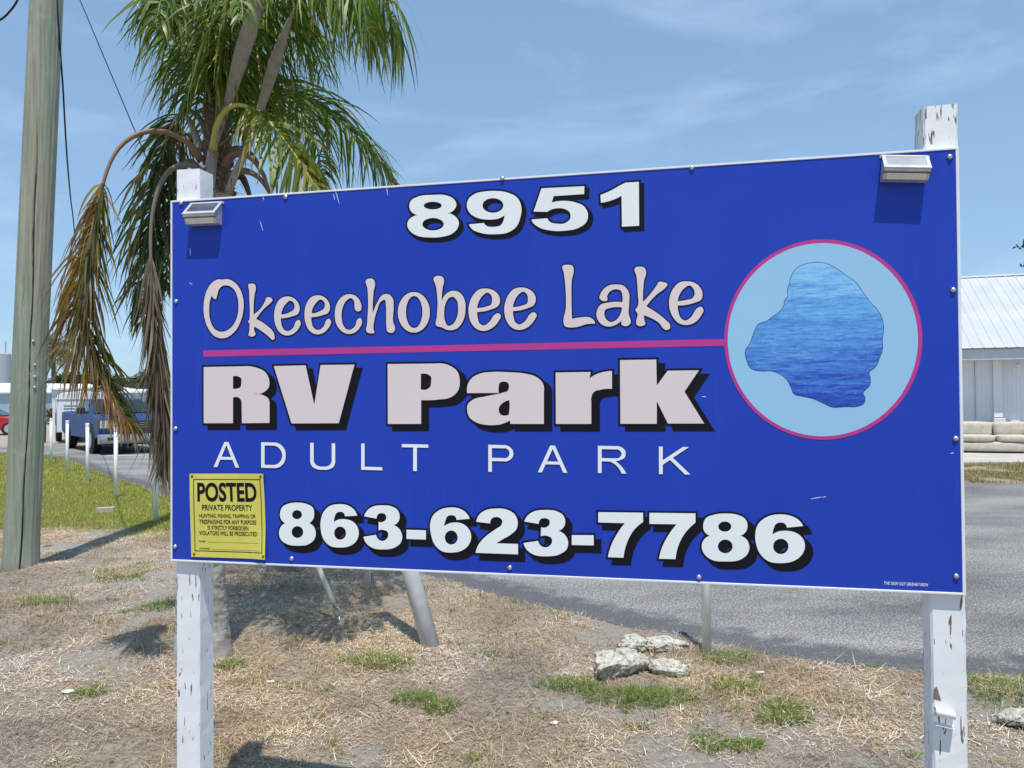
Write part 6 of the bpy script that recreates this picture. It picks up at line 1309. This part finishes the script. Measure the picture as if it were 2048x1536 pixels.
def small_car(name, label, loc, rz, paint, kind='car'):
    t = thing(name, label, kind, loc, rz)
    MB().prism([(-2.1, 0.30), (-2.15, 0.55), (-2.0, 0.72), (-1.0, 0.88), (1.9, 0.92), (2.15, 0.75), (2.15, 0.34), (1.8, 0.25), (-1.8, 0.25)], 'x', -0.86, 0.86).build('body', paint, t, bevel=0.06, seg=3)
    hull('cabin', paint, t, (0.80, -1.05, 1.75, 0.86), (0.60, -0.25, 1.05, 1.38), 0.06)
    pane('windscreen', t, [(-0.70, -1.02, 0.92), (0.70, -1.02, 0.92), (0.56, -0.32, 1.33), (-0.56, -0.32, 1.33)], (0, -0.5, 0.8))
    for s in (-1, 1):
        pane('side_window', t, [(s*0.79, -0.75, 0.93), (s*0.79, 1.4, 0.93), (s*0.63, 0.95, 1.31), (s*0.63, -0.22, 1.31)], (s*0.93, 0, 0.35))
        MB().box((s*0.6-0.18, -2.16, 0.56), (s*0.6+0.18, -2.03, 0.70)).build('headlight', M['headlamp'], t, bevel=0.02)
        for y in (-1.35, 1.35): wheel(t, s*0.78, y, 0.31, 0.2)
    return t
c_ = Vector((-24.4979,37.0,0.2464)); c_.z = 0
small_car('parked_car', 'red car cut off by the left edge of the picture, beyond the lawn', c_, R(105), M['red'])
c_ = Vector((-17.058,36.5,0.8987)); c_.z = 0.0
wcar = small_car('parked_car', 'white car parked right behind the blue truck', c_, R(60), M['vanwhite'])
# white enclosed trailer behind the truck
c_ = Vector((-16.6374,31.0,1.5999)); c_.z = 0
trl = thing('cargo_trailer', 'white enclosed trailer with a rounded roof behind the blue truck', 'trailer', c_, R(28))
sec = [(-0.85, 0.42), (-0.85, 1.62), (-0.80, 1.78), (-0.62, 1.88), (0.0, 1.93), (0.62, 1.88), (0.80, 1.78), (0.85, 1.62), (0.85, 0.42)]
MB().prism(sec, 'y', -1.6, 1.6).build('box', M['vanwhite'], trl, bevel=0.03)
MB().box((-0.862, -1.62, 1.60), (0.862, 1.62, 1.635)).build('roof_trim', M['greywall'], trl)
tb = MB()
for (w_, z_) in ((0.42, 1.36), (0.36, 1.26), (0.46, 1.14)):
    tb.box((-0.60, -1.606, z_), (-0.60+w_, -1.601, z_+0.05)).build('line_of_lettering', M['letter_grey'], trl); tb = MB()
for s in (-1, 1): wheel(trl, s*0.80, 0.3, 0.33, 0.2)
MB().box((-0.95, -1.75, 0.1), (-0.87, -1.55, 1.55)).build('corner_post', M['vanwhite'], trl)
# bins
def dome_bin(label, loc, r, h, mat):
    t = thing('waste_bin', label, 'bin', loc)
    MB().tube([(0, 0, 0), (0, 0, h*0.75)], [r*0.85, r], 16).build('body', mat, t)
    MB().tube([(0, 0, h*0.75), (0, 0, h*0.87), (0, 0, h*0.97), (0, 0, h)], [r*1.06, r*0.95, r*0.5, 0.02], 16).build('lid', M['darkplastic'], t)
c_ = Vector((-17.5794,30.0042,0.0)); dome_bin('dark bin standing behind the farthest white posts', c_, 0.11, 1.0, M['darkplastic'])
c_ = Vector((-15.3,33.5,0.285)); c_.z = 0; dome_bin('grey bin with dark domed lid right of the blue truck', c_, 0.15, 1.55, M['greywall'])

# ------------------------------------------------------------------ mobile homes and the tank
def home(name, label, cat, loc, rz, w, d, ev, rg_, wall_m, roof_m, wins, ridge_along='y', rail=False):
    t = thing(name, label, cat, loc, rz)
    MB().box((-w/2, -d/2, 0.0), (w/2, d/2, ev)).build('wall', wall_m, t)
    ov = 0.16
    if ridge_along == 'y':
        a = [(-w/2-ov, ev-0.02), (0, rg_), (w/2+ov, ev-0.02), (w/2+ov, ev+0.08), (0, rg_+0.10), (-w/2-ov, ev+0.08)]
        MB().prism(a, 'y', -d/2-ov, d/2+ov).build('roof', roof_m, t)
        MB().prism([(-w/2+0.002, ev+0.002), (w/2-0.002, ev+0.002), (0, rg_-0.02)], 'y', -d/2+0.01, d/2-0.01).build('gable', M['fascia'], t)
    else:
        a = [(-d/2-ov, ev-0.02), (0, rg_), (d/2+ov, ev-0.02), (d/2+ov, ev+0.08), (0, rg_+0.10), (-d/2-ov, ev+0.08)]
        MB().prism(a, 'x', -w/2-ov, w/2+ov).build('roof', roof_m, t)
    for (x, z, ww, wh) in wins:
        f = MB().box((x-ww/2-0.06, -d/2-0.03, z-wh/2-0.06), (x+ww/2+0.06, -d/2+0.01, z+wh/2+0.06)).build('window', M['homewhite'], t)
        MB().box((x-ww/2, -d/2-0.036, z-wh/2), (x+ww/2, -d/2-0.0305, z-0.03)).build('window_pane', M['winglass'], f)
        MB().box((x-ww/2, -d/2-0.036, z+0.03), (x+ww/2, -d/2-0.0305, z+wh/2)).build('window_pane', M['winglass'], f)
    if rail:
        rl = MB()
        for z in (0.35, 0.65, 0.92): rl.box((-w/2-0.3, -d/2-1.0, z-0.04), (w/2+0.3, -d/2-0.94, z+0.04))
        for k in range(13): rl.box((-w/2-0.3+(w+0.6)*k/12-0.035, -d/2-1.01, 0), (-w/2-0.3+(w+0.6)*k/12+0.035, -d/2-0.93, 1.0))
        rl.build('porch_rail', M['homewhite'], t)
    return t
def far(px, py, Y): pass
c_ = Vector((-32.0332,52.0,1.6284)); c_.z = 0
home('mobile_home', 'pale blue mobile home with white gable roof behind the utility pole', 'mobile home', c_, R(-33), 5.4, 9, 2.05, 2.62, M['homeblue'], M['roofwhite'], ((-1.0, 1.25, 0.5, 1.25), (1.35, 1.25, 0.5, 1.25)), 'y', True)
c_ = Vector((-25.9612,49.0,1.5975)); c_.z = 0
home('park_trailer', 'grey sided park trailer with flat white roof between blue home and truck', 'park trailer', c_, R(-31), 3.2, 2.6, 2.25, 2.36, M['fascia'], M['roofwhite'], ((-0.9, 1.45, 0.35, 0.9), (0.6, 1.5, 0.7, 0.5)), 'x')
c_ = Vector((-30.1378,62.0,1.5781)); c_.z = 0
home('mobile_home', 'white mobile home with sloping white roof above the truck cab', 'mobile home', c_, R(-60), 3.6, 6, 1.9, 2.45, M['homewhite'], M['roofwhite'], ((0.2, 1.4, 0.6, 0.6),), 'x')
c_ = Vector((-22.6181,50.0,1.5706)); c_.z = 0
home('mobile_home', 'white trimmed mobile home with dark windows between truck and dead grey frond', 'mobile home', c_, R(-27), 3.4, 4, 2.02, 2.16, M['homeblue'], M['roofwhite'], ((0.35, 1.4, 0.4, 0.7), (-0.9, 1.35, 0.5, 0.5)), 'x')
c_ = Vector((-37.6134,58.0,1.6447)); c_.z = 0
tk = thing('storage_tank', 'plain grey cylindrical tank rising behind the blue mobile home', 'tank', c_)
ztop = (-36.7554,58.0,5.047)[2]
MB().tube([(0, 0, 0), (0, 0, ztop-0.08), (0, 0, ztop)], [1.13, 1.13, 1.05], 40).build('shell', M['tank'], tk)
MB().tube([(0.9, 0, ztop-0.1), (0.9, 0, ztop+0.85)], 0.05, 8).build('vent_pipe', M['greywall'], tk)

# ------------------------------------------------------------------ trees
def leaf_cloud(name, blobs, n, size, cols, parent, seed):
    rg = np.random.default_rng(seed); Vs = []; Cs = []
    vol = np.array([b[3]*b[4]*b[5] for b in blobs]); vol = vol/vol.sum()
    for b, f in zip(blobs, vol):
        m = max(8, int(n*f)); d = rg.normal(size=(m, 3)); d /= np.linalg.norm(d, axis=1)[:, None]
        r = rg.random(m)**0.45*(0.78+0.45*rg.random(m))
        c = np.array(b[:3])+d*r[:, None]*np.array(b[3:6])
        a = rg.normal(size=(m, 3)); a /= np.linalg.norm(a, axis=1)[:, None]
        e = np.cross(a, rg.normal(size=(m, 3))); e /= np.linalg.norm(e, axis=1)[:, None]
        s = size*rg.uniform(0.5, 1.4, m)[:, None]
        Vs.append(np.stack([c-a*s, c+e*s*0.45, c+a*s, c-e*s*0.45], 1))
        col = np.array(cols)[rg.integers(0, len(cols), m)]*rg.uniform(0.7, 1.3, (m, 1)); Cs.append(np.repeat(col, 4, 0))
    V = np.concatenate(Vs).reshape(-1, 3); F = np.arange(len(V)).reshape(-1, 4)
    o = link(name, tri_mesh(name, V, F, np.clip(np.concatenate(Cs), 0, 1)), M['leafcard'], parent); o['kind'] = 'stuff'
    return o
def tree(label, loc, h, rad, n, size, cols, seed, name='broadleaf_tree', cat='tree', trunk_h=0.4, group='trees behind the homes'):
    rg = np.random.default_rng(seed)
    t = thing(name, label, cat, loc, 0, group)
    mb = MB(); th = h*trunk_h; r0 = max(0.05, h*0.03)
    mb.tube([(0, 0, -0.1), (0.05*h*rg.normal(0, .4), 0, th), (0.03*h, 0, h*0.8)], [r0*1.3, r0, r0*0.3], 8)
    for k in range(5):
        a = rg.uniform(0, 2*PI); z0 = th*rg.uniform(0.8, 1.4)
        mb.tube([(0, 0, z0), (math.cos(a)*rad*0.4, math.sin(a)*rad*0.4, z0+h*0.15), (math.cos(a)*rad*0.75, math.sin(a)*rad*0.75, z0+h*0.25)], [r0*0.5, r0*0.35, r0*0.12], 6)
    mb.build('trunk', M['treebark'], t, smooth=True)
    blobs = []
    for k in range(13):
        a = rg.uniform(0, 2*PI); q = rg.uniform(0, 0.75)*rad; z = h*rg.uniform(trunk_h+0.02, 0.9)
        s = rad*rg.uniform(0.3, 0.55)
        blobs.append((math.cos(a)*q, math.sin(a)*q, z, s, s, s*0.8))
    leaf_cloud('crown', blobs, n, size, cols, t, seed)
    return t
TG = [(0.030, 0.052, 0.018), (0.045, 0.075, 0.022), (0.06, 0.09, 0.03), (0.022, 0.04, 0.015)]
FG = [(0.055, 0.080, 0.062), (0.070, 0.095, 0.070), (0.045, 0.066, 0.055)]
def at(px, Y):
    return (Y*(px-1024)/1600.7, Y, 0)
for i, (px, Y, top, rad, lab) in enumerate(((165, 68, 742, 1.6, 'dark leafy tree left of the hanging brown frond, above the park trailer'), (205, 78, 738, 1.9, 'bushy dark tree directly behind the hanging brown frond'),
        (232, 88, 752, 1.7, 'low dark tree just right of the hanging brown frond'), (128, 74, 748, 1.4, 'small dark tree beside the far shaggy palm'))):
    zt = 1.6+(800.5-top)/1600*Y
    tree(lab, at(px, Y), zt, rad, 2600, 0.16, TG, 50+i, trunk_h=0.25)
# wood on the horizon: one mass nobody could count
bl_ = []
for k in range(46):
    px = RNG.uniform(215, 345); Y = RNG.uniform(118, 150); top = 757+8*RNG.random()
    zt = 1.6+(800-top)/1600*Y; p = at(px, Y)
    bl_.append((p[0], p[1], zt*0.55, 2.6, 2.2, zt*0.5))
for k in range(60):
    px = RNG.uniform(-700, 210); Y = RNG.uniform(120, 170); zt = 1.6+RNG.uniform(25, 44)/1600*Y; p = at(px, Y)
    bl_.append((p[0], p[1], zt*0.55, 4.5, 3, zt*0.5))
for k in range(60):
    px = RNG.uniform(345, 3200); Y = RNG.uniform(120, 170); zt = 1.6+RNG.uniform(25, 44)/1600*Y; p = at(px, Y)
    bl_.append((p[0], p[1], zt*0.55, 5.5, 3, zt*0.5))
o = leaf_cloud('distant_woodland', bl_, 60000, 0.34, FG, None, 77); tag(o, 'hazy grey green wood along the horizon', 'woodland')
# palms in the distance
def far_palm(label, loc, h, L, n, cols, seed, lw=0.05):
    rg = np.random.default_rng(seed)
    t = thing('palm_tree', label, 'palm tree', loc, 0, 'palms in the distance')
    MB().tube([(0, 0, -0.1), (0.06, 0, h*0.5), (0, 0, h)], [0.24, 0.17, 0.15], 10).build('trunk', M['treebark'], t, smooth=True)
    for k in range(n):
        a = 2*PI*k/n+rg.normal(0, 0.2); e = rg.uniform(-0.3, 1.25)
        d = Vector((math.cos(a)*math.cos(e), math.sin(a)*math.cos(e), math.sin(e)))
        pts = [(0, 0, h)]; p = Vector((0, 0, h)); dd_ = d.copy()
        for q in range(4):
            p = p+dd_*L/4; dd_ = (dd_+Vector((0, 0, -0.42))).normalized(); pts.append(tuple(p))
        mb = MB(); mb.tube(smooth_line(pts, 12), list(np.linspace(0.03, 0.008, 12)), 5, True, (0.14, 0.17, 0.06))
        o = mb.build('frond', M['rachis'], t)
        leaflets('leaflets', pts, 24, L*0.36, lw, 1.2, cols, o, (0, 0, 0), seed=seed*100+k, K=4, t0=0.12)
    return t
c_ = at(106, 62); far_palm('shaggy far palm just right of the utility pole', c_, 1.6+(800-705)/1600*62, 2.3, 34, [(0.10, 0.13, 0.045), (0.15, 0.165, 0.07), (0.06, 0.085, 0.03), (0.20, 0.17, 0.09)], 5)
for i, (px, Y, top, lab) in enumerate(((273, 105, 764, 'leftmost of three tiny palms on the horizon'), (288, 100, 758, 'middle of three tiny palms on the horizon'), (301, 96, 752, 'tiny horizon palm partly behind the dead grey frond'))):
    far_palm(lab, at(px, Y), 1.6+(800-top)/1600*Y, 1.35, 14, [(0.04, 0.06, 0.035), (0.06, 0.08, 0.045)], 30+i, 0.09)
# palm just outside the right edge: its shade lies on the grass beyond the right post
far_palm('low palm right of the sign whose shade falls by the right post', (3.85, 3.0, 0), 2.0, 1.25, 24, GREENS[:3], 8, 0.022)
# shrub by the blue home
c_ = at(103, 40); t = thing('brown_shrub', 'rust brown shrub in front of the blue mobile home', 'shrub', c_)
MB().tube([(0, 0, 0), (0.02, 0, 0.6)], [0.05, 0.03], 6).build('stem', M['treebark'], t)
leaf_cloud('foliage', [(0, 0, 0.75, 0.30, 0.30, 0.40), (-0.12, 0, 1.0, 0.18, 0.18, 0.2), (0.14, 0, 0.6, 0.2, 0.2, 0.25)], 420, 0.075, [(0.20, 0.10, 0.03), (0.12, 0.06, 0.025), (0.26, 0.16, 0.05), (0.07, 0.05, 0.025)], t, 91)
# leafy tree whose branch tips reach into the right edge
c_ = (23.3083,33.0,7.1022); zc = c_[2]
t = thing('broadleaf_tree', 'leafy tree behind the white building, branch tips showing at the right edge', 'tree', (c_[0], c_[1], 0))
mb = MB(); mb.tube([(0, 0, -0.2), (0.2, 0, zc*0.5), (0, 0, zc+1)], [0.3, 0.24, 0.1], 10)
for (dx, dz) in ((-2.1, 0.55), (-2.1, -0.35), (-1.4, 1.2), (1.5, 0.6)): mb.tube([(0, 0, zc-0.6), (dx*0.5, 0.1, zc+dz*0.5), (dx, 0, zc+dz)], [0.11, 0.07, 0.02], 6)
mb.build('trunk', M['treebark'], t, smooth=True)
leaf_cloud('crown', [(-1.95, 0, zc+0.62, 0.42, 0.4, 0.17), (-1.95, 0, zc-0.10, 0.30, 0.4, 0.14), (-1.0, 0.2, zc+0.8, 0.8, 0.9, 0.5), (-0.6, 0, zc-0.1, 0.8, 1.0, 0.5), (0.5, 0, zc+0.6, 1.3, 1.3, 0.9), (1.4, 0.3, zc+0.2, 1.0, 1.0, 0.8), (-0.3, -0.5, zc+1.4, 1.0, 1.0, 0.6)], 5200, 0.13, [(0.035, 0.075, 0.02), (0.05, 0.10, 0.028), (0.028, 0.055, 0.018)], t, 93)
